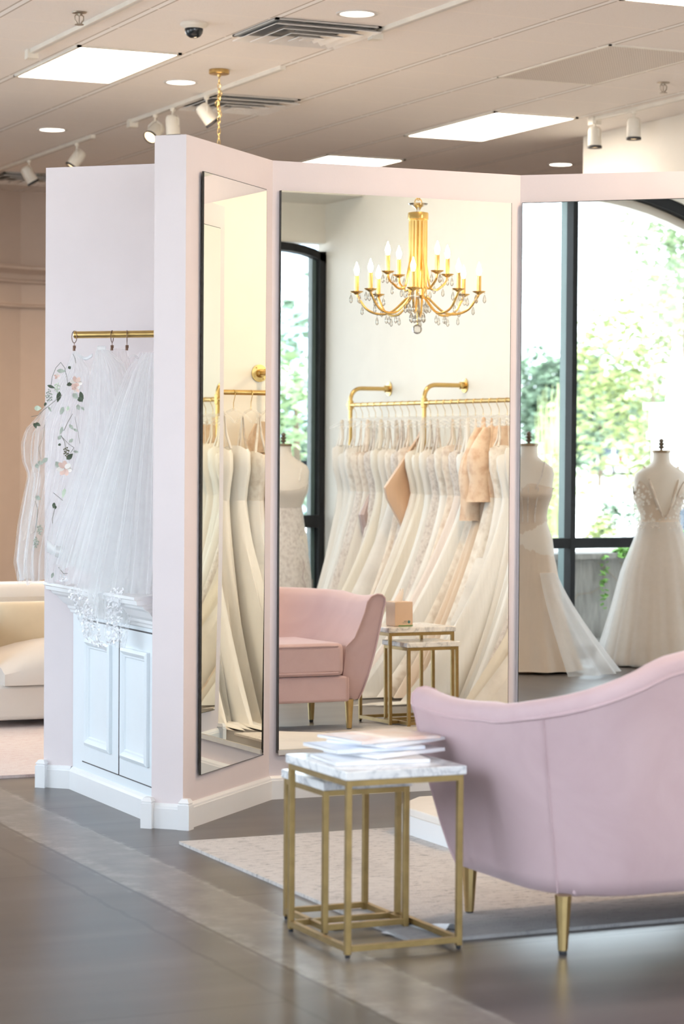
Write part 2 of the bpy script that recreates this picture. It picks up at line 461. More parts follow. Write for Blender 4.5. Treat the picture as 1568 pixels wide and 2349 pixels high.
# ------------------------------------------------------------------ mirrors
def flat_mirror(name, label, p0, p1, z0, z1, t=.016):
    """p0->p1 along the wall face (left to right seen from the room)"""
    p0 = Vector(p0); p1 = Vector(p1); d = (p1-p0).normalized(); n = Vector((d.y,-d.x))
    o = thing(name, label, 'mirror', (p0.x,p0.y,z0))
    b = MB(); q0 = p0+n*t; q1 = p1+n*t; e = .0025
    b.prism(poly(p0, p1, q1, q0), z0, z1).build('backing', edge_dark, o, smooth=False, org=(p0.x,p0.y,z0))
    a0 = q0+d*e+n*.001; a1 = q1-d*e+n*.001
    MB().add([(a0.x,a0.y,z0+e),(a1.x,a1.y,z0+e),(a1.x,a1.y,z1-e),(a0.x,a0.y,z1-e)], [(0,1,2,3)]).build('glass', mirror, o, smooth=False, org=(p0.x,p0.y,z0))
    return o
sI = lambda s: E0+d1*s
flat_mirror('wall_mirror', 'tall narrow frameless mirror on the left angled panel, reflecting yellow-lit gowns', sI(.112)+Vector((.0075,-.0075)), sI(.728)+Vector((-.0025,.0025)), .176, 2.30, .0065)
sJ = lambda s: J+dR*s
flat_mirror('wall_mirror', 'right-hand frameless mirror reflecting a black-framed window and two dressed forms', sJ(.012), sJ(.705), .176, 2.305)
def bent_mirror():
    """the middle sheet bows slightly: it leans back a little near its foot"""
    x0, x1, z0, z1 = 3.573, 4.561, .175, 2.303
    EB = .0115
    def e(z):
        if z < .5: return EB
        if z > 1.25: return 0
        t = (z-.5)/.75; return EB*(1-t*t*(3-2*t))
    n = 90; zs = [z0+(z1-z0)*i/n for i in range(n+1)]
    off = [0]*(n+1)
    for i in range(n-1, -1, -1): off[i] = off[i+1]-(e(zs[i])+e(zs[i+1]))/2*(zs[i+1]-zs[i])
    ym = 8.415; o = thing('wall_mirror', 'wide middle frameless mirror reflecting the gold chandelier and gown rack', 'mirror', (x0,ym,z0))
    b = MB(); ep = .0025
    rows = [[(x0+ep,ym+q,z),(x1-ep,ym+q,z)] for q, z in zip(off, zs)]
    b.grid(rows)
    m = b.build('glass', mirror, o, smooth=True, angle=80, org=(x0,ym,z0))
    b = MB()
    rows = [[(x0,ym+q+.001,z),(x1,ym+q+.001,z),(x1,ym+.0145,z),(x0,ym+.0145,z)] for q, z in zip(off, zs)]
    b.grid(rows, True); b.cap(rows[0][::-1]); b.cap(rows[-1])
    b.build('backing', edge_dark, o, smooth=False, org=(x0,ym,z0))
    MB().box(x0, x1, ym+off[0]-.006, ym+off[0]+.0005, z0-.006, z0+.012).build('bottom_channel', metalw, o, smooth=False, org=(x0,ym,z0))
bent_mirror()

# ------------------------------------------------------------------ corner cabinet
def corner_cabinet():
    xf = 2.945; y0, y1 = 8.012, 8.972
    back = (3.42, 8.489)
    o = thing('corner_cabinet', 'white panelled corner cabinet with moulded mantel top under the hanging veils', 'cabinet', (xf,8.49,0))
    og = (xf,8.49,0)
    MB().prism([(xf,y1),(xf,y0),(back[0],back[1])], 0, .715).build('body', cabw, o, smooth=False, org=og)
    # mantel: stacked moulding courses that step outward
    b = MB()
    prof = [(.0,.685),(.010,.690),(.012,.700),(.018,.706),(.020,.716),(.034,.728),(.052,.752),(.066,.762),(.070,.772),(.086,.776),(.088,.790),(.094,.794),(.094,.804)]
    rows = []
    for k, z in prof:
        rows.append([(xf-k, y1+k*1.0-.004, z),(xf-k, y0-.0, z),(back[0], back[1], z)])
    # keep the outline inside the two walls
    for r in rows:
        x = r[0][0]; r[0] = (x, min(r[0][1], 11.923-x-.004), r[0][2])
        r[1] = (x, max(x+5.059, 10.858-x), r[1][2])
    b.grid(rows, True); b.cap(rows[-1]); b.build('mantel', trimw, o, smooth=False, org=og)
    MB().add([(0,0,0)], []) 
    for i, (a, c) in enumerate(((8.842,8.424),(8.414,8.020))):
        d = MB().box(xf-.004, xf+.002, c, a, .125, .668).build('door', cabw, o, smooth=False, org=og)
        g = MB()
        g.box(xf-.0045, xf-.001, c-.002, a+.002, .6675, .6725); g.box(xf-.0045, xf-.001, c-.002, a+.002, .1215, .1255)
        g.box(xf-.0045, xf-.001, c-.0035, c-.0005, .125, .668)
        g.build('shadow_gap', gapm, d, smooth=False, org=og)
        ya, yc, za, zc = a-.052, c+.075, .192, .600
        if i == 1: ya, yc = a-.035, c+.072
        # picture-frame moulding
        m = MB(); pr = [(0,0),(.012,0),(.017,.012),(.012,.020),(.006,.026),(.006,.032),(0,.036)]
        cs = [(ya,zc,-1,-1),(yc,zc,1,-1),(yc,za,1,1),(ya,za,-1,1)]
        rows = [[(xf-.004-dx, y+sy*w, z+sz*w) for dx, w in pr] for y, z, sy, sz in cs]
        rows.append(rows[0]); m.grid(rows)
        m.build('panel_moulding', cabw, d, smooth=False, org=og)
    # plinth board
    b = MB(); h = .088; t = .016
    prof = [(0,0),(t,0),(t,h*.8),(t*.75,h*.9),(t*.3,h),(0,h)]
    rows = [[(xf-k, y1-.012+k*.41, z) for k, z in prof], [(xf-k, y0-k, z) for k, z in prof]]
    b.grid(rows); b.build('plinth', trimw, o, smooth=False, org=og)
corner_cabinet()

# ------------------------------------------------------------------ veil rod, rings, veils
uw = Vector((.7071,-.7071,0)); ow = Vector((-.7071,-.7071,0)); W3 = Vector((W0.x,W0.y,0))
def wp(u, o, z): return W3+uw*u+ow*o+Vector((0,0,z))
def up(px, o): return .225+.00182*(px-185)+.37*(o-.2)
def zp(py): return 1.755-(py-770)*.001655
rod = thing('veil_rod', 'short brass rod with ring clips above the white corner cabinet', 'rod', wp(.235,.2,1.755))
MB().tube([wp(.235,.2,1.755), wp(.64,.2,1.755)], .0135, 16).build('rod', brass, rod, org=wp(.235,.2,1.755))
MB().lathe([(0,-.004),(.014,-.004),(.0155,0),(.014,.004),(0,.004)], 16, (0,0,0), Tr(*wp(.233,.2,1.755)) @ uw.to_track_quat('Z','Y').to_matrix().to_4x4()).build('end_cap', gold, rod, org=wp(.235,.2,1.755))
b = MB(); b.tube([wp(.60,.2,1.755), wp(.60,.0,1.755)], .007, 10)
b.build('wall_bracket', brass, rod, org=wp(.235,.2,1.755))
def ring(px, tilt, label, rr=.0225):
    u = up(px,.2); c = wp(u,.2,1.755-.008)
    o = thing('ring_clip', label, 'ring', c, 0, 'ring clips on the brass veil rod')
    M = Rz(-PI/4+tilt)
    pts = [(0, rr*cos(2*PI*k/28), rr*sin(2*PI*k/28)) for k in range(28)]
    MB().tube(pts, .0016, 6, closed=True, M=M).build('ring', bronze, o)
    b = MB(); b.tube([(0,0,-rr),(0,0,-rr-.012)], .0014, 6); b.prism([(-.0055,-.003),(.0055,-.003),(.0055,.003),(-.0055,.003)], -rr-.021, -rr-.010)
    b.prism([(-.0035,-.003),(.0035,-.003),(.005,.004),(-.005,.004)], -rr-.030, -rr-.020)
    b.build('clip', bronze, o, smooth=False)
ring(186, .9, 'dark ring clip at the free end of the brass rod, holding the floral veil')
ring(273, .25, 'thin ring clip in the middle of the brass rod')
ring(307, .45, 'ring clip with loose hanging jaw, nearest the partition end')

def lerp_poly(pts, y):
    if y <= pts[0][1]: return pts[0][0]
    for (x0,y0),(x1,y1) in zip(pts[:-1], pts[1:]):
        if y <= y1: return x0+(x1-x0)*(y-y0)/(y1-y0)
    return pts[-1][0]
def veil_sheet(left, right, o_top, o_bot, folds, amp, ph, nrow=46, ncol=110, wave=0., hem=.0):
    yt = left[0][1]; yb = max(left[-1][1], right[-1][1]); rows = []
    for i in range(nrow+1):
        t = i/nrow; row = []
        yl = yt+(left[-1][1]-yt)*t; yr = yt+(right[-1][1]-yt)*t
        for j in range(ncol+1):
            s = j/ncol
            py = yl+(yr-yl)*s+hem*sin(s*folds*2*PI*.5+ph)*t**3
            xl = lerp_poly(left, yl); xr = lerp_poly(right, yr)
            px = xl+(xr-xl)*s
            o = o_top+(o_bot-o_top)*t**1.1
            a = .62*amp*(.12+.88*t**.8)
            fo = sin(2*PI*folds*s+ph+1.2*sin(3*s+ph))*a+.45*a*sin(2*PI*folds*2.3*s+2*ph+2*t)
            px += wave*sin(2*PI*folds*s*1.0+ph+.8)*t
            row.append(tuple(wp(up(px,o), o+fo, zp(py))))
        rows.append(row)
    return rows
def on_veil(px, py, o): return wp(up(px,o), o, zp(py))
vo = tuple(wp(.3,.2,1.7))
# floral veil at the free end of the rod
v1 = thing('bridal_veil', 'sheer white veil embroidered with green leaves and pink blossoms, at the rod end', 'veil', vo, 0, 'veils on the brass rod')
b = MB()
b.grid(veil_sheet([(184,806),(168,845),(150,880),(118,940),(100,990),(96,1060),(84,1150),(66,1260),(64,1330)],
                  [(192,806),(222,850),(226,920),(220,1000),(212,1080),(190,1180),(172,1280),(170,1335)], .19, .29, 6, .026, .4, wave=2, hem=4))
b.build('netting', tulle, v1, org=vo)
b = MB()
b.grid(veil_sheet([(182,812),(150,870),(118,930),(92,965),(72,985),(62,1020),(66,1060),(80,1090),(74,1120),(60,1200),(53,1290),(66,1335)],
                  [(190,812),(180,870),(160,930),(128,975),(108,990),(104,1060),(112,1100),(110,1150),(104,1240),(100,1300),(104,1338)], .17, .30, 3, .03, 2.2, hem=6))
b.build('edge_ruffle', tulle_fine, v1, org=vo)
# pale comb strip at its top
MB().grid([[tuple(on_veil(195+i*3.2, 812+j*8+8*sin(PI*i/10), .185)) for i in range(11)] for j in range(2)]).build('comb', paper, v1, org=vo, solid=.002)
leafg = plain('embroidered dark leaf', (.075,.10,.060), .7); leafl = plain('embroidered sage leaf', (.40,.44,.37), .7)
leafp = plain('embroidered pale leaf', (.58,.66,.52), .7); petal = plain('blush petal', (.80,.57,.49), .6); petalw = plain('white petal', (.86,.80,.74), .6)
stemm = plain('embroidered stem', (.20,.20,.17), .7); berrym = plain('embroidered berry', (.13,.12,.07), .6)
def leaf(px, py, L, W, ang, mat, o=None):
    o = o if o is not None else .245+.06*(py-800)/530
    pts = []
    for k in range(8): pts.append((L*k/7, W*sin(PI*(k/7)**.8)))
    out = [(x,y) for x, y in pts]+[(x,-y) for x, y in pts[::-1][1:-1]]
    ca, sa = cos(ang), sin(ang); bb_ = MB()
    vs = [tuple(on_veil(px+x*ca-y*sa, py+x*sa+y*ca, o+.004*(1-abs(y)/max(W,.1)))) for x, y in out]
    bb_.add(vs, [tuple(range(len(vs)))])
    return bb_.build('leaf', mat, v1, org=vo, smooth=False)
for a in [(150,853,20,5,.05,leafl),(176,848,8,4,-.6,leafg),(173,886,17,4.5,-.35,leafg),(128,886,20,3.5,.35,leafg),(157,900,26,5.5,1.75,leafg),
          (187,905,18,6,.75,leafl),(198,920,16,6,-.3,leafg),(205,900,26,5,1.4,leafg),(166,935,20,5,1.9,leafl),(198,930,14,5,1.2,leafl),(178,934,12,4,1.9,leafp),
          (98,938,18,6,.05,leafp),(126,925,10,3,2.0,leafg),(131,935,14,3,1.0,leafl),(99,972,14,4,1.2,leafg),(102,972,14,4,.55,leafg),(99,972,8,2.5,1.7,leafg),
          (165,980,20,4,1.9,leafl),(180,975,16,4,.9,leafl),(190,985,12,3,.6,leafl),(155,1010,12,4,-1.0,leafl),(180,1016,13,4,-.7,leafl),(175,1055,20,6,-.75,leafg),(162,1020,8,3,2.8,leafg),
          (132,1052,20,5,2.5,leafl),(105,1065,12,5,1.3,leafl),(108,1062,14,5,.2,leafl),(150,1060,20,6,1.0,leafl),(190,1036,14,3,.2,leafl),(172,1120,24,5,1.8,leafp),(104,1140,15,5,.5,leafl),
          (148,1153,14,4,1.75,leafg),(152,1160,9,3,1.9,leafg),(148,1312,14,3.5,1.9,leafl),(207,935,12,3,.9,leafl)]:
    leaf(*a)
def stem(pts, r=.0011):
    MB().tube([on_veil(x, y, .25+.06*(y-800)/530) for x, y in pts], r, 5).build('stem', stemm, v1, org=vo)
stem([(159,834),(148,846),(140,866),(137,886)]); stem([(159,834),(168,846),(174,870),(176,884)]); stem([(163,908),(140,927),(118,945),(108,955),(92,958)])
stem([(187,815),(192,826),(194,836)]); stem([(162,1000),(170,1015),(174,1030)]); stem([(162,1002),(180,1020),(192,1028),(184,1040)]); stem([(146,1131),(160,1142),(172,1152)])
stem([(149,1168),(144,1190),(146,1206),(147,1212)]); stem([(104,1150),(110,1170),(108,1200),(104,1222)]); stem([(188,951),(176,972),(168,990)]); stem([(124,976),(120,1005),(110,1030),(116,1055)],.0008)
stem([(193,957),(200,990),(206,1020)],.0008); stem([(160,1300),(172,1314),(186,1312)])
def blossom(px, py, r, ang0, n=6):
    f = MB(); c = .255+.06*(py-800)/530
    o = None
    for k in range(n):
        a = ang0+2*PI*k/n; ca, sa = cos(a), sin(a); vs = []
        for q in range(10):
            t = 2*PI*q/10; x = r*.55+r*.5*cos(t); y = r*.34*sin(t)
            vs.append(tuple(on_veil(px+x*ca-y*sa, py+x*sa+y*ca, c+.004+.006*cos(t)+.002*k)))
        q2 = MB().add(vs, [tuple(range(10))]).build('petal', petal if k % 3 else petalw, v1, org=vo, smooth=False)
blossom(172,1075,17,.3,7); blossom(196,880,14,.2,6); blossom(152,866,7,1.,5); blossom(196,895,10,2.,5)
def berries(px, py, n, sp, mat):
    b2 = MB()
    for k in range(n):
        a = k*2.4; r = sp*math.sqrt(k/n)
        b2.ball(tuple(on_veil(px+r*cos(a)*.7, py+r*sin(a)*1.4, .262+.06*(py-800)/530)), .0034, 6, 4)
    b2.build('berry_cluster', mat, v1, org=vo)
berries(175,1038,14,9,berrym); berries(134,910,18,11,leafl); berries(152,892,14,9,leafp); berries(116,1215,14,9,leafl); berries(108,1245,16,9,leafl)
# narrow comb veil
v2 = thing('bridal_veil', 'plain cathedral tulle veil with comb, hanging second from the rod end', 'veil', vo, 0, 'veils on the brass rod')
b = MB()
b.grid(veil_sheet([(238,805),(228,850),(218,960),(205,1040),(175,1140),(150,1200),(136,1262)], [(262,802),(300,835),(322,900),(335,1000),(345,1150),(350,1230),(352,1290)], .21, .36, 9, .03, .8, wave=2, hem=4))
b.grid(veil_sheet([(240,806),(232,860),(224,970),(212,1050),(190,1150),(168,1220),(150,1292)], [(262,806),(290,850),(308,920),(320,1000),(330,1150),(340,1230),(345,1310)], .24, .40, 7, .025, 2.8, wave=2, hem=4))
b.build('netting', tulle, v2, org=vo)
MB().grid([[tuple(on_veil(240+i*2., 796+j*12, .215)) for i in range(11)] for j in range(2)]).build('comb', tulle_soft, v2, org=vo, solid=.002)
MB().grid([[tuple(on_veil(139+i*18, 1236+i*9+j*26+2*sin(i*2.), .385)) for i in range(12)] for j in range(2)]).build('ribbon_hem', tulle_soft, v2, org=vo, solid=.001)
# blush veil
v3 = thing('bridal_veil', 'blush pink tulle veil behind the fullest white veil', 'veil', vo, 0, 'veils on the brass rod')
b = MB(); b.grid(veil_sheet([(268,802),(270,860),(280,960),(290,1100),(300,1200)], [(306,800),(318,850),(330,950),(345,1100),(350,1200)], .19, .24, 6, .018, .2))
b.build('netting', tulle_pink, v3, org=vo)
# full veil
v4 = thing('bridal_veil', 'fullest white tulle veil, billowing in layers beside the partition end', 'veil', vo, 0, 'veils on the brass rod')
b = MB()
b.grid(veil_sheet([(338,812),(312,848),(285,920),(262,1000),(235,1080),(205,1180),(176,1290)], [(372,800),(378,900),(380,1000),(384,1150),(386,1250),(384,1330)], .23, .52, 7, .024, 1.1, wave=3, hem=7))
b.grid(veil_sheet([(344,815),(320,860),(296,930),(276,1010),(250,1100),(225,1200),(196,1330)], [(372,800),(378,900),(380,1000),(384,1150),(386,1260),(384,1370)], .26, .56, 5, .022, 3.0, wave=3, hem=7))
b.build('outer_layer', tulle, v4, org=vo)
b = MB(); b.grid(veil_sheet([(348,820),(330,870),(310,940),(292,1020),(272,1120),(250,1240),(238,1380)], [(372,800),(378,900),(380,1000),(384,1150),(386,1260),(384,1420)], .20, .50, 5, .02, 5.0, wave=3, hem=7))
b.build('inner_layer', tulle_soft, v4, org=vo)
MB().tube([on_veil(313+22*k/10, 826-7*sin(PI*k/10), .24) for k in range(11)], .004, 6).build('clear_comb', acrylic, v4, org=vo)
# lace edged veil
v5 = thing('bridal_veil', 'lowest veil, its hem thick with white lace leaves over the cabinet doors', 'veil', vo, 0, 'veils on the brass rod')
b = MB(); b.grid(veil_sheet([(225,1270),(215,1310),(212,1345),(222,1380),(244,1440)], [(345,1290),(345,1330),(343,1370),(338,1410),(330,1462)], .46, .62, 5, .02, .6, nrow=24))
b.build('netting', tulle_fine, v5, org=vo)
b = MB(); rl = random.Random(3)
for k in range(420):
    t = rl.random(); s = rl.random()
    cx, cy = (222+40*t+ (48*s-18), 1335+110*t+20*s) if k % 2 else (292+34*s, 1330+120*t)
    if k < 14: cx, cy = 188+rl.random()*16, 1305+rl.random()*14
    a = rl.random()*6.28; L = .0075+.0055*rl.random(); o0 = .60+.05*rl.random()
    P = Vector(on_veil(cx, cy, o0)); vs = []
    for q in range(8):
        tt = 2*PI*q/8; x = L*cos(tt)*.5; y = L*.30*sin(tt)
        vs.append(tuple(P+uw*(x*cos(a)-y*sin(a))+Vector((0,0,1))*(x*sin(a)+y*cos(a))+ow*(.004*cos(tt))))
    b.add(vs, [tuple(range(8))])
stuff(b.build('lace_applique', plain('white lace leaf', (.93,.93,.95), .6), v5, org=vo, smooth=False))

# ------------------------------------------------------------------ pink settee
def settee():
    ox, oy = 4.063, 5.80
    o = thing('settee', 'pink velvet settee with sweeping back and tapered brass legs, seen from behind', 'sofa', (ox,oy,0))
    W = .937; yf = .325; yb = -.335; Rr = .24
    path = []
    for k in range(13): path.append((-W, yf+(yb+Rr-yf)*k/12))
    for k in range(1,11): a = PI+PI/2*k/10; path.append((-W+Rr+Rr*cos(a), yb+Rr+Rr*sin(a)))
    for k in range(1,33): path.append((-W+Rr+(2*W-2*Rr)*k/32, yb))
    for k in range(1,11): a = -PI/2+PI/2*k/10; path.append((W-Rr+Rr*cos(a), yb+Rr+Rr*sin(a)))
    for k in range(1,13): path.append((W, yb+Rr+(yf-yb-Rr)*k/12))
    P = [Vector(p) for p in path]; N = len(P)
    def hgt(p):
        ax = p.x+W
        if p.y > yb+Rr: 
            t = (p.y-(yb+Rr))/(yf-yb-Rr); return .655-.012*sin(PI*t)
        hs = [(0,.652),(.02,.668),(.09,.700),(.16,.735),(.26,.785),(.38,.803),(.55,.812),(.75,.806),(.95,.775),(1.2,.718),(1.4,.682),(1.6,.668),(2*W,.655)]
        for (x0,h0),(x1,h1) in zip(hs[:-1], hs[1:]):
            if ax <= x1: return h0+(h1-h0)*(ax-x0)/(x1-x0)
        return .655
    def flare(p):
        ax = abs(p.x); s = min(1, max(0,(ax-.5)/.4)); return .05+.058*s*s*(3-2*s)
    def nrm(i):
        d = (P[min(i+1,N-1)]-P[max(i-1,0)]).normalized(); return Vector((d.y,-d.x))
    rows = []; welt = []; welt2 = []
    for i, p in enumerate(P):
        n = nrm(i); h = hgt(p); fl_ = flare(p); t = .095
        prof = [(-.02,.152),(.0,.158),(.012,.20),(.026,.27),(fl_*.48,.38),(fl_*.70,h*.72),(fl_*.93,h-.075),(fl_+.004,h-.040),
                (fl_+.002,h-.016),(fl_-.014,h-.002),(fl_-.040,h+.002),(fl_-.070,h-.008),(fl_-.094,h-.032),(fl_-.108,h-.08),
                (fl_*.45-.104,h*.70),(-.100,.42),(-.108,.30),(-.108,.16),(-.02,.152)]
        rows.append([(p.x+n.x*a, p.y+n.y*a-(.075*max(0,(.40-z)/.25)**2 if p.y > yf-.12 else 0)*max(0,(p.y-yf+.12)/.12), z) for a, z in prof])
        welt.append((p.x+n.x*(fl_+.003), p.y+n.y*(fl_+.003), h-.046))
    b = MB(); b.grid(rows)
    b.cap([r for r in rows[0][:-1]]); b.cap([r for r in rows[-1][:-1]][::-1])
    b.build('upholstered_shell', velvet, o, angle=60)
    MB().tube(welt, .0045, 6).build('piping', velvet, o)
    # front face piping on each arm
    for rr in (rows[0], rows[-1]):
        MB().tube([Vector(q)+Vector((0,.003,0)) for q in rr[1:-2]], .004, 6).build('arm_piping', velvet, o)
    for sx in (-1,1):
        i = 16 if sx < 0 else N-17
        MB().tube([Vector(q)+Vector((nrm(i).x*.001,nrm(i).y*.001,0)) for q in rows[i][1:8]], .0028, 6).build('back_seam', velvet, o)
    # apron and deck
    b = MB(); b.box(-W+.10, W-.10, yf-.07, yf+.02, .155, .278); b.box(-W+.07, W-.07, yb+.06, yf-.02, .15, .275)
    b.build('apron', velvet, o, bevel=.012)
    c = MB().box(-W+.118, W-.118, yb+.11, yf+.028, .278, .438).build('seat_cushion', velvet, o, bevel=.028)
    for z in (.296, .425):
        x0, x1, y0, y1 = -W+.125, W-.125, yb+.2, yf+.026
        MB().tube([(x0,y0,z),(x0,y1-.03,z),(x0+.03,y1,z),(x1-.03,y1,z),(x1,y1-.03,z),(x1,y0,z)], .0045, 6).build('cushion_piping', velvet, c)
    for x, y, zz in ((-.880,.290,.012),(.880,.265,.012),(-.893,-.268,0),(.915,-.275,0)):
        b = MB(); n = 20; L = []
        for z, r in ((.158,.0215),(.10,.0175),(.05,.0145),(.012,.0125)):
            L.append([(x+r*(1+.07*(k%2))*cos(2*PI*k/n), y+r*(1+.07*(k%2))*sin(2*PI*k/n), max(z,zz+.004)) for k in range(n)])
        b.grid(L, True); b.cap(L[0]); b.cap(L[-1])
        lg = b.build('leg', antique if 0 else gold_leg, o, smooth=True, angle=20)
        MB().lathe([(.010,zz),(.011,zz+.004),(.011,.0125)], 12, (x,y,0)).build('glide', rubber, lg)
gold_leg = plain('brushed brass leg', (.50,.36,.16), .33, .95, var=.06, vs=30)
settee()

# ------------------------------------------------------------------ nested side tables
def side_table(label, x0, x1, y0, y1, h, t=.024, s=.016, group='nested marble side tables'):
    o = thing('side_table', label, 'table', ((x0+x1)/2,(y0+y1)/2,0), 0, group)
    og = ((x0+x1)/2,(y0+y1)/2,0)
    e = .006
    MB().box(x0-e, x1+e, y0-e, y1+e, h-t, h).build('tabletop', marble, o, org=og, smooth=False, bevel=.003)
    for x in (x0, x1-s):
        for y in (y0, y1-s):
            lg = MB().box(x, x+s, y, y+s, .008, h-t).build('leg', antique, o, org=og, smooth=False, bevel=.0015)
            MB().lathe([(.006,0),(.007,.008)], 10, (x+s/2,y+s/2,0)).build('foot_glide', rubber, lg, org=og)
    for z0 in (h-t-s, .016):
        for y in (y0, y1-s): MB().box(x0+s, x1-s, y+.0005, y+s-.0005, z0, z0+s-.0005).build('rail', antique, o, org=og, smooth=False)
        for x in (x0, x1-s): MB().box(x+.0005, x+s-.0005, y0+s, y1-s, z0, z0+s-.0005).build('rail', antique, o, org=og, smooth=False)
    return o
side_table('taller brass side table with white marble top under the magazines', 2.620, 2.962, 5.705, 6.095, .490)
side_table('lower brass marble table tucked under the magazine table', 2.680, 2.940, 5.985, 6.265, .424)
side_table('taller brass table holding the tissue box, far end of the settee', 5.215, 5.580, 5.585, 5.955, .490)
side_table('lower brass marble table nested under the tissue-box table', 5.262, 5.545, 5.79, 6.07, .424)

def magazine(label, cx, cy, z, w, l, t, rz, cov, cov2):
    o = thing('magazine', label, 'magazine', (cx,cy,z), rz, 'magazines on the marble table')
    b = MB(); b.box(-w/2+.001, w/2-.002, -l/2+.001, l/2-.001, .0004, t-.0004); b.build('pages', paper, o, smooth=False)
    g = G('magazine cover'); n = g.noise(9., 3., .5, None, 1.); c = g.ramp(n, [(.35, cov), (.6, cov2)]); m = g.done(g.bsdf(c, .3))
    rows = []
    nx = 8
    for k in range(nx+1):
        x = -w/2+w*k/nx; zz = t+.0022*sin(PI*k/nx)
        rows.append([(x,-l/2,zz),(x,l/2,zz)])
    MB().grid(rows).build('cover', m, o, solid=.0006)
    MB().box(-w/2-.0008, -w/2+.0012, -l/2, l/2, 0, t).build('spine', m, o, smooth=False)
z = .4905
for (lb, cx, cy, w, l, t, rz, c1, c2) in [
    ('bottom magazine of the stack, spine outward on white marble', 2.775,5.90,.205,.27,.009,1.50,(.78,.80,.86),(.88,.88,.90)),
    ('second magazine from the bottom, pushed toward the settee', 2.845,5.955,.205,.27,.009,1.95,(.80,.80,.84),(.90,.89,.90)),
    ('middle magazine of the stack, pale blue cover', 2.790,5.97,.205,.27,.009,1.62,(.66,.72,.85),(.84,.86,.91)),
    ('fourth magazine up, nearly white, overhanging toward the settee', 2.865,5.985,.205,.27,.008,2.05,(.84,.84,.88),(.91,.91,.92)),
    ('top magazine with peach photo cover on the stack', 2.840,5.98,.205,.27,.007,1.78,(.86,.62,.52),(.90,.82,.78))]:
    magazine(lb, cx, cy, z, w, l, t, rz, c1, c2); z += t+.0034
# fallen page under the tables
b = MB(); rows = []
for i in range(13):
    r = []
    for j in range(9):
        u = i/12; v = j/8
        zz = .004+.035*math.exp(-((u-.62)/.13)**2)*(1-v*.7)+.002*sin(7*u)
        r.append((-.10+.20*u, -.08+.15*v, zz))
    rows.append(r)
pg = b.grid(rows).build('loose_page', plain('printed page', (.72,.73,.75), .5, var=.15, vs=14), None, org=(0,0,0))
pg.location = (2.96,5.93,0); pg.rotation_euler = (0,0,.35)
tag(pg, 'curled loose page lying on the floor under the magazine table', 'paper')
pg2 = MB().grid([[(-.07+.14*i/4, -.05+.1*j/4, .003+.002*sin(i*1.3)) for j in range(5)] for i in range(5)]).build('loose_page', plain('lilac page', (.74,.70,.76), .5), None)
pg2.location = (2.80,6.12,0); pg2.rotation_euler = (0,0,.3); tag(pg2, 'flat loose page on the floor inside the lower table frame', 'paper')

# tissue box
def tissue_box():
    x0, x1, y0, y1, z0, z1 = 5.292, 5.392, 5.755, 5.862, .4905, .605
    og = ((x0+x1)/2,(y0+y1)/2,z0)
    o = thing('tissue_box', 'beige cube tissue box on the table beside the settee arm', 'tissue box', og)
    MB().box(x0,x1,y0,y1,z0,z1).build('carton', plain('kraft carton', (.72,.53,.39), .6), o, org=og, smooth=False, bevel=.002)
    MB().box(x0+.02,x1,y1,y1+.0006,z0+.001,z0+.005).build('green_band', plain('green print', (.12,.33,.10), .5), o, org=og, smooth=False)
    b = MB(); M = Tr(x1-.022,y1+.0004,z0+.020) @ Matrix.Rotation(-PI/2,4,'X')
    b.lathe([(.0075,0),(.0075,.0005),(.005,.0006),(.005,0)], 18, (0,0,0), M); b.lathe([(0,0),(.0035,0),(.0035,.0006),(0,.0006)], 10, (0,0,0), M)
    b.build('emblem', plain('teal print', (.10,.28,.30), .5), o, org=og, smooth=False)
    b = MB(); b.box(x1-.050,x1-.034,y1,y1+.0005,z0+.022,z0+.0245); b.box(x1-.058,x1-.034,y1,y1+.0005,z0+.015,z0+.0170)
    b.build('print', plain('grey print', (.15,.2,.2), .5), o, org=og, smooth=False)
    b = MB(); rows = []
    for i in range(8):
        t = i/7; r = .022*(1-t*.55); 
        rows.append([(og[0]-.008+.022*t+r*cos(2*PI*k/14)*(1+.25*sin(3*k)), og[1]+r*.5*sin(2*PI*k/14), z1-.004+.055*t*(1-.18*sin(k*1.3))) for k in range(14)])
    b.grid(rows, True); b.build('tissue', plain('tissue', (.90,.83,.77), .8), o, org=og, solid=.001)
tissue_box()

# dais
def dais():
    c = Vector((4.0,7.27)); f = .37; k = .155
    P = [(-f+k,-f),(f-k,-f),(f,-f+k),(f,f-k),(f-k,f),(-f+k,f),(-f,f-k),(-f,-f+k)]
    o = thing('fitting_platform', 'low white octagonal fitting platform on the rug before the mirrors', 'platform', (c.x,c.y,.01))
    MB().prism([(x*.975,y*.975) for x, y in P], 0, .066).build('base', trimw, o, smooth=False)
    MB().prism(P, .066, .094).build('top', plain('cream platform top', (.84,.79,.73), .45), o, smooth=False, bevel=.006)
dais()
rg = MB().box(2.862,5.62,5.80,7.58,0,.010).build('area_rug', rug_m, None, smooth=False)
tag(rg, 'beige and grey distressed rug under the settee and platform', 'rug')

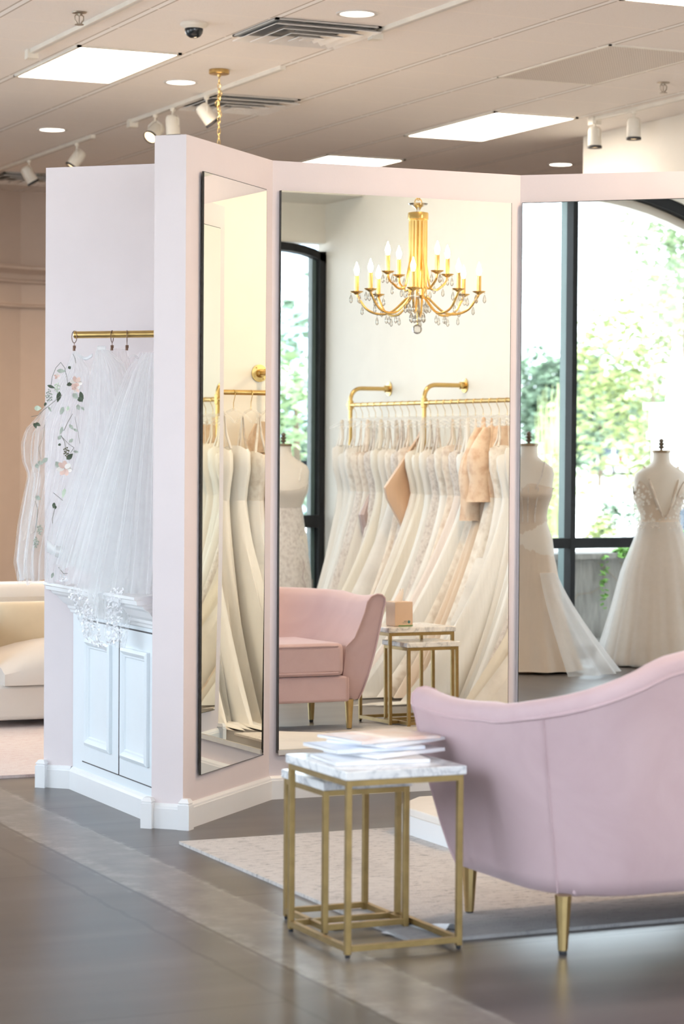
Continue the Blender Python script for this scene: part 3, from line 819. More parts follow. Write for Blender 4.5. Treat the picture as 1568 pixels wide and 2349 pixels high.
# ------------------------------------------------------------------ far-left seating
pr_ = MB().box(2.35,6.2,9.35,12.9,0,.012).build('area_rug', pinkrug_m, None, smooth=False)
tag(pr_, 'pale rug with pink streaks under the cream sofa', 'rug')
def cream_sofa():
    o = thing('sofa', 'cream upholstered sofa with a loose pillow, behind the partition', 'sofa', (4.3,11.3,.012))
    og = (4.3,11.3,0)
    MB().box(3.12,5.5,10.92,11.85,.035,.205).build('base', creamv, o, org=og, bevel=.02)
    b = MB(); b.box(3.10,5.52,11.55,11.9,.20,.635); b.build('backrest', creamv, o, org=og, bevel=.06)
    for x in (3.02,5.38): MB().box(x,x+.225,10.98,11.88,.04,.52).build('arm', creamv, o, org=og, bevel=.05)
    b = MB(); rows = []
    # crowned seat cushion
    nx, ny = 24, 12; x0, x1, y0, y1 = 3.245, 5.38, 10.90, 11.56
    top = [[(x0+(x1-x0)*i/nx, y0+(y1-y0)*j/ny, .215+.185*(1-abs(2*i/nx-1)**6*.55)*(1-max(0,1-j/ny*3.2)**2.2*.55)) for i in range(nx+1)] for j in range(ny+1)]
    b.grid(top); bot = [(p[0],p[1],.20) for p in top[0]]; b.grid([bot, top[0]])
    b.grid([[r[0] for r in top],[(r[0][0],r[0][1],.2) for r in top]]); b.grid([[r[-1] for r in top],[(r[-1][0],r[-1][1],.2) for r in top]])
    b.build('seat_cushion', creamv, o, org=og, angle=60)
    p = MB(); n = 20; 
    for sgn in (1,-1):
        rows = []
        for i in range(n+1):
            r = []
            for j in range(n+1):
                u = 2*i/n-1; v = 2*j/n-1
                e = max(0,(1-u**4)*(1-v**4))**.5
                k = 1-.06*(1-v*v)*(abs(u)**3)
                r.append((u*.34*(1-.05*(1-u*u)*0+0), sgn*.085*e, v*.135*(1-.07*u*u*0)))
            rows.append(r)
        p.grid(rows, False, Tr(3.655,11.42,.44) @ Matrix.Rotation(-.28,4,'X'))
    pl = p.build('loose_pillow', plain('buttery velvet', (.68,.58,.41), .8, var=.05, Sheen_Weight=.4), None, angle=60, org=(3.655,11.42,.40))
    tag(pl, 'buttery cream pillow leaning on the sofa back', 'pillow')
cream_sofa()
def oval_frame():
    c = Vector((5.24,20.42,1.21)); d = Vector((.9055,.4244,0)); n = Vector((.4244,-.9055,0))
    d0 = (fc-fl).normalized(); d = Vector((d0.x,d0.y,0)); n = Vector((d0.y,-d0.x,0))
    t = (5.28-fl.x)/d0.x; base = Vector((fl.x,fl.y,0))+d*t
    c = base+n*.02+Vector((0,0,1.212))
    o = thing('oval_frame', 'small ornate antique oval frame on the far tan wall', 'frame', c)
    rows = []
    for k in range(40):
        a = 2*PI*k/40; q = 1+.05*sin(10*a)
        ex, ez = .085*q, .105*q
        row = []
        for m in range(8):
            bb_ = 2*PI*m/8; rr = .016+.004*sin(10*a+1)
            row.append(c+d*((ex+rr*cos(bb_))*cos(a))+Vector((0,0,1))*((ez+rr*cos(bb_))*sin(a))+n*(rr*sin(bb_)))
        rows.append(row)
    rows.append(rows[0])
    MB().grid(rows, True).build('carved_rim', plain('antique gilt', (.20,.13,.06), .5, .4, var=.3, vs=60), o, org=c)
    MB().add([c+d*(.085*cos(2*PI*k/32))+Vector((0,0,1))*(.105*sin(2*PI*k/32))-n*.004 for k in range(32)], [tuple(range(32))]).build('backing', tan_wall, o, org=c, smooth=False)
oval_frame()

# ------------------------------------------------------------------ ceiling fittings
panel_e = emit('fluorescent diffuser', (1,.90,.77), 8.5)
def light_panel(x0,x1,y0,y1,label):
    o = thing('ceiling_light', label, 'ceiling light', ((x0+x1)/2,(y0+y1)/2,H), 0, 'fluorescent ceiling panels'); og = o.location[:]
    f = MB(); w = .022
    f.box(x0,x1,y0,y0+w,H-.012,H); f.box(x0,x1,y1-w,y1,H-.012,H); f.box(x0,x0+w,y0,y1,H-.012,H); f.box(x1-w,x1,y0,y1,H-.012,H)
    f.build('frame', lampw, o, org=og, smooth=False)
    MB().box(x0+w,x1-w,y0+w,y1-w,H-.007,H-.002).build('diffuser', panel_e, o, org=og, smooth=False)
light_panel(4.35,4.98,13.21,14.47,'bright rectangular ceiling panel at the upper left, over the rear wing')
light_panel(7.72,8.37,14.50,15.90,'bright rectangular ceiling panel right of centre, above the white wall')
light_panel(7.70,8.38,17.22,18.50,'farthest lit ceiling panel, half hidden by the partition top')
light_panel(5.03,5.66,3.0,4.25,'added unseen ceiling panel above the fitting area, on the garment rail side')  # out of view; added to brighten the rack and south window walls
light_panel(6.36,7.03,9.20,10.62,'nearest ceiling panel, only its edge showing at the upper right')
can_e = emit('downlight lens', (1,.90,.76), 5.)
def downlight(x,y,label):
    o = thing('downlight', label, 'downlight', (x,y,H), 0, 'round recessed downlights')
    MB().lathe([(.088,-.001),(.092,-.006),(.108,-.006),(.112,-.001),(.112,0),(.088,0)], 28).build('trim_ring', metalw, o)
    MB().lathe([(0,-.002),(.088,-.002)], 28, cap=False).build('lens', can_e, o, smooth=False)
downlight(5.353,11.60,'round downlight at the top centre, beside the near air diffuser')
downlight(5.37,14.26,'round downlight left of the hanging chandelier chain')
downlight(5.343,16.81,'round downlight at far left, above the angled track lamp')
downlight(9.626,16.95,'round downlight at the right, low by the white wall')
def diffuser(cx,cy,label,s=.31):
    o = thing('air_diffuser', label, 'vent', (cx,cy,H), 0, 'square ceiling air diffusers')
    met = plain('brushed vent steel', (.80,.78,.76), .4, .1)
    MB().box(-s,s,-s,s,-.004,-.001).build('backing', plain('vent shadow', (.30,.29,.28), .7), o, smooth=False)
    for i, (a, c2, z0, z1) in enumerate(((1.,.80,-.006,-.034),(.76,.55,-.014,-.044),(.50,.30,-.020,-.050),(.25,.10,-.024,-.052))):
        rows = []
        for k, z in ((a,z0),(c2,z1)):
            q = s*k; rows.append([(-q,-q,z),(q,-q,z),(q,q,z),(-q,q,z)])
        # louvre ring: opens downward and outward
        rows = [[(x,y,rows[1][0][2]) for x,y,_ in rows[0]], [(x,y,rows[0][0][2]) for x,y,_ in rows[1]]]
        bb_ = MB().grid(rows, True)
        bb_.build('louvre_ring', met, o, smooth=False, solid=.003)
    MB().box(-s*.1,s*.1,-s*.1,s*.1,-.054,-.050).build('center_plate', met, o, smooth=False)
    f = MB(); w = .02
    for a in (-s, s-w): f.box(a,a+w,-s,s,-.010,0); f.box(-s,s,a,a+w,-.010,0)
    f.build('frame', metalw, o, smooth=False)
diffuser(5.325,12.20,'nearest square air diffuser, beside the dome camera')
diffuser(6.02,14.90,'square air diffuser behind the chandelier chain')
diffuser(6.10,19.85,'farthest air diffuser at the left edge, behind a track lamp')
# perforated return grille
def grille():
    o = thing('return_grille', 'perforated return-air grille in the ceiling at upper right', 'vent', (7.365,12.5,H))
    g = G('perforated metal'); X,Y,Z = g.xyz(); 
    fx = g.math('ABSOLUTE', g.math('SUBTRACT', g.math('FRACT', g.math('MULTIPLY', X, 62.)), .5)); fy = g.math('ABSOLUTE', g.math('SUBTRACT', g.math('FRACT', g.math('MULTIPLY', Y, 40.)), .5))
    hole = g.math('MULTIPLY', g.math('LESS_THAN', fx, .30), g.math('LESS_THAN', fy, .30))
    m = g.done(g.bsdf(g.mix(hole, (.78,.72,.67), (.46,.41,.37)), .6))
    MB().box(-.325,.325,-.66,.66,-.006,-.001).build('perforated_panel', m, o, smooth=False)
    f = MB()
    for a, c2, d_, e in ((-.338,.338,-.67,-.655),(-.338,.338,.655,.67),(-.338,-.322,-.67,.67),(.322,.338,-.67,.67)): f.box(a,c2,d_,e,-.009,0)
    f.build('frame', lampw, o, smooth=False)
grille()
# dome camera
o = thing('ceiling_camera', 'dark-domed security camera on the ceiling near the near diffuser', 'camera', (4.69,12.26,H))
MB().lathe([(.0,0),(.072,0),(.075,-.010),(.070,-.018),(.056,-.024),(.050,-.030)], 28).build('housing', lampw, o)
MB().lathe([(.050,-.028),(.050,-.040),(.046,-.056),(.036,-.070),(.020,-.079),(0,-.082)], 24).build('dome', camdome, o)
def sprinkler(x,y,label):
    o = thing('sprinkler', label, 'sprinkler', (x,y,H), 0, 'ceiling fire sprinklers')
    MB().lathe([(0,0),(.040,-.001),(.038,-.006),(.012,-.009),(.010,-.02)], 20).build('escutcheon', dkmetal, o)
    b = MB()
    for s in (-1,1): b.tube([(s*.010,0,-.012),(s*.024,0,-.022),(s*.024,0,-.040),(s*.008,0,-.062)], .0035, 6)
    b.tube([(0,0,-.012),(0,0,-.062)], .003, 6); b.build('frame_arms', dkmetal, o)
    MB().lathe([(0,-.064),(.024,-.064),(.024,-.068),(0,-.068)], 16).build('deflector', dkmetal, o)
sprinkler(4.03,12.22,'fire sprinkler at upper left, beside the near lighting track')
sprinkler(8.05,12.90,'fire sprinkler at upper right, before the white wall')
sprinkler(6.12,19.55,'fire sprinkler at far left, behind a track lamp')
def track(x, y0, y1, label, end=True):
    o = thing('lighting_track', label, 'track', (x,(y0+y1)/2,H), 0, 'white lighting tracks'); og = o.location[:]
    b = MB(); b.box(x-.018,x+.018,y0,y1,H-.024,H); b.build('rail', lampw, o, org=og, smooth=False)
    MB().box(x-.009,x+.009,y0+.02,y1-.02,H-.0246,H-.0236).build('slot', metalw, o, org=og, smooth=False)
    ye = y1 if end else y0
    MB().prism([(x-.032,ye-.03),(x+.032,ye-.03),(x+.025,ye+.05),(x-.025,ye+.05)], H-.052, H).build('end_feed', lampw, o, org=og, smooth=False)
track(4.165,8.5,13.50,'long white lighting track at the upper left without lamps')
track(5.66,8.5,12.02,'white lighting track at the top centre, ending at the diffuser')
track(5.685,13.37,16.05,'white track with three lamps over the left partition')
track(5.70,16.95,20.6,'white track with two lamps at the far left')
track(8.47,9.6,14.45,'white track with two lamps along the white wall', True)
lampin = emit('warm lamp reflector', (1.,.72,.42), 2.2)
def track_head(x,y,aim,label):
    o = thing('track_spotlight', label, 'spotlight', (x,y,H-.022), 0, 'white track lamps')
    MB().lathe([(0,0),(.017,0),(.017,-.022),(.007,-.026),(.007,-.05)], 14).build('stem', lampw, o)
    aim = Vector(aim).normalized(); q = aim.to_track_quat('Z','Y').to_matrix().to_4x4()
    M = Tr(0,0,-.118) @ q
    MB().lathe([(0,-.072),(.030,-.070),(.040,-.060),(.046,-.040),(.047,.060),(.044,.066)], 22, (0,0,0), M, cap=False).build('body', lampw, o)
    MB().lathe([(.048,.060),(.050,.062),(.050,.076),(.046,.076),(.044,.062)], 22, (0,0,0), M, cap=False).build('rim', rubber, o)
    MB().lathe([(0,.040),(.030,.052),(.044,.066)], 18, (0,0,0), M, cap=False).build('lens', lampin, o)
    b = MB()
    for s in (-1,1): b.tube([(0,s*.012,-.046),(0,s*.055,-.075),(0,s*.055,-.118)], .005, 6)
    side = aim.cross(Vector((0,0,1)))
    ang = math.atan2(side.y, side.x) if side.length > .05 else PI/2
    me = b.build('yoke', lampw, o); me.rotation_euler = (0,0,ang-PI/2)
track_head(5.675,15.56,(-.55,-.35,-.55),'track lamp aimed left with its warm lens showing, nearest the partition top')
track_head(5.675,15.22,(.10,.05,-1),'track lamp pointing down with a vented cap, second from the partition top')
track_head(5.675,14.60,(.55,-.15,-.8),'track lamp tilted right, beside the chandelier chain')
track_head(5.69,17.30,(-.5,.1,-.75),'track lamp tilted left, above the rear wing of the partition')
track_head(5.69,18.50,(.42,-.1,-.75),'farthest track lamp, tilted right at the left edge')
track_head(8.46,14.43,(0,0,-1),'track lamp pointing straight down, left of two by the white wall')
track_head(8.46,13.92,(0,0,-1),'track lamp pointing straight down, right of two by the white wall')

# ------------------------------------------------------------------ chandeliers
bulb_e = emit('candle bulb', (1,.78,.52), 130.)
def chandelier(loc, label):
    o = thing('chandelier', label, 'chandelier', loc, 0, 'gold crystal chandeliers')
    zt = 2.535-H
    MB().lathe([(0,0),(.060,0),(.062,-.004),(.062,-.024),(.058,-.028),(.012,-.030),(.008,-.045),(0,-.045)], 28).build('canopy', brass, o)
    b = MB(); z = -.045; k = 0
    while z > zt+.06:
        pts = []
        L = .021; w = .0085
        for q in range(14):
            a = 2*PI*q/14; x = w*cos(a); zz = (L if abs(sin(a)) > 0 else L)*sin(a)
            pts.append((x,0,z-L+zz))
        b.tube(pts, .0022, 5, closed=True, M=Rz(.6+(PI/2)*(k%2))); z -= .034; k += 1
    for q in range(5): b.tube([(.014+.007*cos(2*PI*t/12),0,-.14-.032*q+.018*sin(2*PI*t/12)) for t in range(12)], .002, 5, closed=True, M=Rz(q*1.2))
    b.build('chain', gold, o)
    MB().tube([(.020*cos(2*PI*t/20),0,zt+.035+.020*sin(2*PI*t/20)) for t in range(20)], .003, 6, closed=True).build('hanging_loop', gold, o)
    MB().lathe([(.006,.018),(.020,.016),(.045,.022),(.050,.030),(.018,.010),(.010,-.002),(.012,-.02)], 20, (0,0,zt), cap=False).build('crystal_dish', crystal, o)
    MB().lathe([(0,-.012),(.030,-.012),(.050,-.016),(.052,-.020),(.052,-.050),(.047,-.053),(.047,-.06),(0,-.06)], 28, (0,0,zt)).build('crown_cap', gold, o)
    zc = zt-.055
    b = MB()
    for q in range(14):
        a = 2*PI*q/14; r = .039
        b.tube([(r*cos(a),r*sin(a),zc),(r*cos(a),r*sin(a),zc-.34)], .0088, 8)
    b.build('column', gold, o)
    b = MB()
    for q in range(34): b.ball((.046*cos(-1.0),.046*sin(-1.0),zc-.02-q*.0125), .0045, 6, 4)
    stuff(b.build('bead_strand', crystal, o))
    drops = []
    def drop(x,y,z,s=1.):
        d = MB(); d.ball((x,y,z-.006*s), .0045*s, 6, 4)
        d.lathe([(0,-.012*s),(.003*s,-.016*s),(.0085*s,-.032*s),(.0105*s,-.043*s),(.008*s,-.053*s),(0,-.060*s)], 8, (x,y,z))
        drops.append(d)
    def arm(a, r, zlow, zcup, zstart):
        ca, sa = cos(a), sin(a)
        ctrl = [(.040,zstart),(.044,zstart-.05),(.060,zlow+.075),(r*.42,zlow+.012),(r*.62,zlow),(r*.82,zlow+.022),(r*.95,zcup-.035),(r,zcup-.008)]
        pts = []
        for i in range(len(ctrl)-1):
            p0 = Vector(ctrl[max(i-1,0)]); p1 = Vector(ctrl[i]); p2 = Vector(ctrl[i+1]); p3 = Vector(ctrl[min(i+2,len(ctrl)-1)])
            for k in range(5):
                t = k/5
                v = .5*((2*p1)+(-p0+p2)*t+(2*p0-5*p1+4*p2-p3)*t*t+(-p0+3*p1-3*p2+p3)*t**3)
                pts.append((v.x*ca, v.x*sa, v.y))
        pts.append((r*ca,r*sa,zcup))
        ar = MB().tube(pts, .0062, 8).build('arm', gold, o)
        c = (r*ca,r*sa,zcup)
        MB().lathe([(.008,-.010),(.016,-.004),(.032,.004),(.034,.007),(.030,.008),(.014,.002),(0,.002)], 18, c).build('drip_dish', bronze if 0 else gold, ar)
        MB().lathe([(0,.002),(.0115,.002),(.0115,.084),(.009,.087),(0,.087)], 14, c).build('candle_sleeve', gold, ar)
        MB().lathe([(.005,.086),(.009,.095),(.0128,.107),(.0125,.118),(.008,.132),(.004,.142),(.0012,.153),(0,.155)], 12, c).build('bulb', bulb_e, ar)
        for dx, dy in ((.028,0),(-.014,.024),(-.014,-.024)):
            drop(c[0]+dx*ca-dy*sa, c[1]+dx*sa+dy*ca, zcup+.003, .95)
        for f in ((.30,.46,.62,.80) if r > .25 else (.45,.75)):
            k = int(f*(len(pts)-1)); p = pts[k]; drop(p[0],p[1],p[2]-.004, .9 if f > .4 else 1.1)
    for k in range(8): arm(math.radians(10+45*k-24.5), .308, 2.010-H, 2.118-H, zc-.33)
    for k in range(4): arm(math.radians(18+90*k-24.5), .178, 2.135-H, 2.212-H, zc-.14)
    for k in range(6): a = k*PI/3; drop(.035*cos(a),.035*sin(a),2.035-H,1.15)
    rest = drops[100:]
    for d in drops[:100]: d.build('crystal_drop', crystal, o)
    if rest:
        m = MB()
        for d in rest: m.add(d.v, d.f)
        stuff(m.build('crystal_drops', crystal, o))
    b = MB(); b.tube([(0,0,zc-.34),(0,0,1.955-H)], .004, 6); b.build('center_rod', gold, o)
    MB().ball((0,0,1.935-H), .025, 14, 10).build('crystal_ball', crystal, o, smooth=False)
    return o
chand = chandelier((5.39,5.90,H), 'gold twelve-light crystal chandelier reflected in the middle mirror')
dup(chand, (5.402,13.69,H), .3, 'second gold chandelier, its chain and canopy showing behind the partition', 'gold crystal chandeliers')

# ------------------------------------------------------------------ gown rack
XR = 6.60; ZR = 1.617; XW = 6.88
rack = thing('garment_rail', 'long brass wall-mounted garment rail carrying the gowns', 'rack', (XR,5,ZR)); og = (XR,5,ZR)
MB().tube([(XR,2.43,ZR),(XR,7.95,ZR)], .0135, 12).build('rail', brass, rack, org=og)
for y in (2.47,3.55,4.78,5.85,6.89):
    pts = [(XR,y,.85),(XR,y,ZR+.015)]+[(XR+.075-.075*cos(a),y,ZR+.035+.075*sin(a)) for a in [PI/2*k/8 for k in range(9)]]+[(XW-.004,y,ZR+.11)]
    br = MB().tube(pts, .014, 12).build('bracket', brass, rack, org=og)
    b = MB(); M = Tr(XW,y,ZR+.11) @ Matrix.Rotation(-PI/2,4,'Y')
    b.lathe([(0,0),(.046,0),(.046,.006),(.022,.009),(.022,.034),(.017,.038),(0,.038)], 22, (0,0,0), M)
    for k in range(4): b.ball(tuple(M @ Vector((.035*cos(k*PI/2+.6),.035*sin(k*PI/2+.6),.007))), .004, 6, 4)
    b.build('flange', brass, br, org=og)
    MB().lathe([(.0145,-.03),(.020,-.028),(.020,.028),(.0145,.03)], 14, (XR,y,ZR), cap=False).build('coupling', brass, br, org=og)
ordn = ['first','second','third','fourth','fifth','sixth','seventh','eighth','ninth','tenth','eleventh','twelfth','thirteenth','fourteenth','fifteenth','sixteenth','seventeenth','eighteenth','nineteenth','twentieth']
tens = {20:'twenty',30:'thirty',40:'forty',50:'fifty'}
def ordinal(n):
    if n <= 20: return ordn[n-1]
    t = n//10*10; r = n-t
    return {20:'twentieth',30:'thirtieth',40:'fortieth',50:'fiftieth'}[t] if r == 0 else tens[t]+'-'+ordn[r-1]
def make_hanger(loc, label):
    o = thing('hanger', label, 'hanger', loc, 0, 'clear hangers on the brass rail')
    pts = [(.0175*cos(a),0,.0175*sin(a)) for a in [math.radians(t) for t in range(-20,200,20)]]
    pts = [(.0175*cos(math.radians(t)),0,.0175*sin(math.radians(t))) for t in range(-30,181,21)]+[(-.0165,0,-.015),(-.006,0,-.035),(0,0,-.05),(0,0,-.085)]
    MB().tube(pts, .0018, 6).build('hook', gold, o)
    b = MB()
    for s in (-1,1): b.tube([(0,0,-.082),(s*.06,0,-.094),(s*.15,0,-.128),(s*.19,0,-.150)], [.007,.0065,.006,.006], 8)
    b.build('shoulder_bar', acrylic, o)
    return o
rg_ = random.Random(5)
def gown(i, y, d):
    kind = d['kind']; fab = FAB[d['fab']]; bod = FAB[d.get('bod', d['fab'])]
    o = thing('bridal_gown', d['label'], 'gown', (XR,y,0), 0, 'gowns on the brass rail')
    n = 40; ph = rg_.random()*6; fl = d.get('flare', .45); nf = rg_.choice([7,8,9,11]); thk = d.get('thk', .085)
    def loop(z, wl, wr, dd, cx, amp, k=0, jag=0):
        r = []
        for q in range(n):
            a = 2*PI*q/n; c_, s_ = cos(a), sin(a)
            w = wl if c_ < 0 else wr
            m = 1+amp*sin(nf*a+ph+k)+amp*.5*sin((nf*2+1)*a+2*ph)
            x = cx+w*c_*m; yy = dd*s_*(1+amp*1.4*sin(nf*a+ph+k))
            x = min(x, XW-XR-.012)
            r.append((x, yy, z+jag*sin(q*2.3+ph)*(1 if c_<.3 else .3)))
        return r
    top = d.get('top', 1.31)
    # bodice
    b = MB(); rows = []
    for z, w, dd in ((top,.150,.045),(top-.02,.160,.055),(1.22,.155,.060),(1.13,.130,.052),(1.06,.118,.048)):
        row = loop(z, w, w, dd, -.01, .02)
        if z == top: row = [(p[0],p[1],p[2]+.030*abs(sin(PI*2*q/n*1.0))*(.5+.5*cos(4*PI*q/n+1))) for q, p in enumerate(row)]
        rows.append(row)
    b.grid(rows, True); b.build('bodice', bod, o, angle=70)
    if kind != 'strapless':
        for s in (-1,1):
            wd = d.get('strap', .006)
            b = MB(); b.tube([(-.01+s*.115,.03,top+.01),(s*.105,.012,1.40),(s*.10,.0,ZR-.11),(s*.105,-.012,1.40),(-.01+s*.11,-.03,top+.01)], wd, 6)
            b.build('strap', bod, o)
    else:
        b = MB()
        for s in (-1,1): b.tube([(s*.09,.0,top+.01),(s*.10,.0,ZR-.125)], .0018, 5)
        b.build('hanging_loops', bod, o)
    # skirt
    b = MB(); rows = []; nz = 16; hip = .82
    for k in range(nz+1):
        t = k/nz; z = 1.07*(1-t)+.012*t
        g_ = t**d.get('pw', 1.25)
        wl = .118+(fl-.118)*g_; wr = .118+(.25-.118)*min(1,t*1.6)
        dd = .048+(thk-.048)*t**.8
        rows.append(loop(z, wl, wr, dd, -.01, .02+.07*t, .6*t+.3*sin(3*t+ph)))
    if d.get('train'):
        tr = d['train']
        rows.append(loop(.018, fl+tr*.6, .24, thk*1.25, -.01, .10, 1.2)); rows.append(loop(.006, fl+tr, .22, thk*1.3, -.01, .12, 1.5))
    b.grid(rows, True); b.build('skirt', fab, o, angle=70)
    if kind == 'tiers':
        for k in range(8):
            t0 = .32+.085*k; z0 = 1.07*(1-t0); rows = []
            for m in range(4):
                t = t0+.045*m; g_ = min(t,1)**1.25; e = .003+.003*m
                rows.append(loop(max(.012, 1.07*(1-t)+.03), .118+(fl-.118)*g_+e, .118+(.25-.118)*min(1,t*1.6), .048+(thk-.048)*t**.8+.002*m, -.01, .02+.07*min(t,1), .6*t+.3*sin(3*t+ph), jag=.006*m/3))
            b = MB().grid(rows, True); b.build('ruffle', FAB['tulle'], o, angle=70)
    if kind == 'sleeves':
        for s in (-1,1):
            b = MB(); rows = []; ln = d.get('sl', .45)
            for k in range(9):
                t = k/8; cx = s*(.13+.05*min(1,t*3)); z = 1.46-t*ln; r = .050+.022*t+.01*sin(9*t+ph)
                if k == 0: r = .02
                rows.append([(cx+r*cos(2*PI*q/14)*(1+.12*sin(3*q+6*t)), r*.62*sin(2*PI*q/14)*(1+.1*sin(4*q)), z) for q in range(14)])
            b.grid(rows, True); b.build('sleeve', FAB[d.get('slfab', d['fab'])], o, angle=70)
        b = MB(); rows = []
        for k in range(5):
            t = k/4; z = 1.47-t*.16; w = .07+.10*t; rows.append([(w*cos(2*PI*q/20),(.03+.02*t)*sin(2*PI*q/20),z) for q in range(20)])
        b.grid(rows, True); b.build('yoke', FAB[d.get('slfab', d['fab'])], o, angle=70)
    if kind == 'cape':
        b = MB(); rows = []
        for k in range(13):
            t = k/12; row = []
            for q in range(17):
                s_ = q/16; x = -.02-.11*(1-t)*0-.29*s_*min(1,t*1.9)*(1-max(0,t-.52)*1.55)+.02*t
                zz = 1.46-.72*t
                row.append((x, .045+.03*t+.012*sin(7*s_+4*t), zz))
            rows.append(row)
        b.grid(rows); rows2 = [[(p[0],p[1]-.028,p[2]) for p in r] for r in rows]
        b.grid(rows2); b.grid([[r[0] for r in rows],[r[0] for r in rows2]]); b.grid([[r[-1] for r in rows],[r[-1] for r in rows2]]); b.grid([rows[-1], rows2[-1]])
        b.build('cape_sleeve', FAB['peach'], o, angle=50)
    if d.get('belt'):
        b = MB(); b.tube([(-.10,.05,1.05),(-.16,.075,.93),(-.13,.08,.80),(-.10,.075,.72)], [.012,.035,.03,.02], 8); b.build('sash', FAB['mauve'], o)
    if d.get('tag'):
        MB().box(-.125,-.105,.085,.087,1.20,1.29).add([(-.115,.086,1.29),(-.10,.06,1.36),(-.098,.06,1.36)], [(0,1,2)]).build('price_tag', paper, o, smooth=False)
    return o
SPEC = [
 ('straps','ivory',None,.34,'ivory strap gown'),('straps','white',None,.40,'white crepe strap gown'),('straps','white','lace',.42,'white gown with lace bodice'),
 ('straps','bead','lace2',.40,'silver beaded strap gown'),('belt','ivory','lace2',.44,'ivory gown with mauve sash'),('straps','bead','bead',.38,'fully beaded sheath gown'),
 ('straps','cream',None,.62,'cream mikado ball gown'),('straps','ivory','ivory',.42,'plain ivory halter gown'),('strapless','tulle','lace',.62,'tulle gown with lace bodice'),
 ('straps','lace2','bead',.46,'champagne lace gown'),('cape','bead','lace2',.42,'beaded gown with a peach satin cape sleeve'),('strapless','ivory','cream',.52,'ivory strapless gown'),
 ('straps','cream','cream',.56,'cream corset gown'),('straps','white','ivory',.60,'white A-line gown'),('straps','bead','bead',.40,'sparkling beaded gown'),
 ('strapless','tulle','lace',.58,'soft tulle strapless gown'),('straps','lace2','lace2',.46,'champagne floral lace gown'),('straps','blush','bead',.62,'blush gown with beaded bodice'),
 ('tag','white','white',.66,'white gown with a paper price tag'),('straps','lace','lace',.55,'ivory lace gown'),('sleeves','champ','peachlace',.50,'champagne gown with peach lace sleeves'),
 ('sleeves','lace','peachlace',.48,'peach lace long-sleeve gown'),('tiers','tulle','lace',.44,'tulle gown with ragged ruffle tiers'),('strapless','white','white',.62,'white strapless ball gown')]
hang0 = None
ys = []
y = 2.56
while y < 7.85: ys.append(y); y += .098
for i, y in enumerate(ys):
    k, fb, bd, fl_, lab = SPEC[i % len(SPEC)]
    d = dict(kind={'belt':'straps','tag':'straps'}.get(k,k), fab=fb, bod=bd or fb, flare=fl_*1.12+.10*rg_.random(), pw=1.15+.4*rg_.random(), thk=.055+.02*rg_.random(),
             label=lab+', '+ordinal(i+1)+' from the window end of the rail', top=1.29+.05*rg_.random(), strap=rg_.choice([.005,.007,.014]))
    if k == 'belt': d['belt'] = 1
    if k == 'tag': d['tag'] = 1
    if i % 5 == 3: d['train'] = .10+.15*rg_.random()
    if k == 'sleeves': d['sl'] = .35+.2*rg_.random(); d['slfab'] = bd
    if 6.8 < y < 7.6: d['flare'] += .12; d['train'] = .22
    gown(i, y, d)
    lb = 'clear plastic hanger with brass hook, '+ordinal(i+1)+' from the window end'
    if hang0 is None: hang0 = make_hanger((XR,y,ZR-.004), lb)
    else: dup(hang0, (XR,y,ZR-.004), rg_.uniform(-.10,.10), lb)

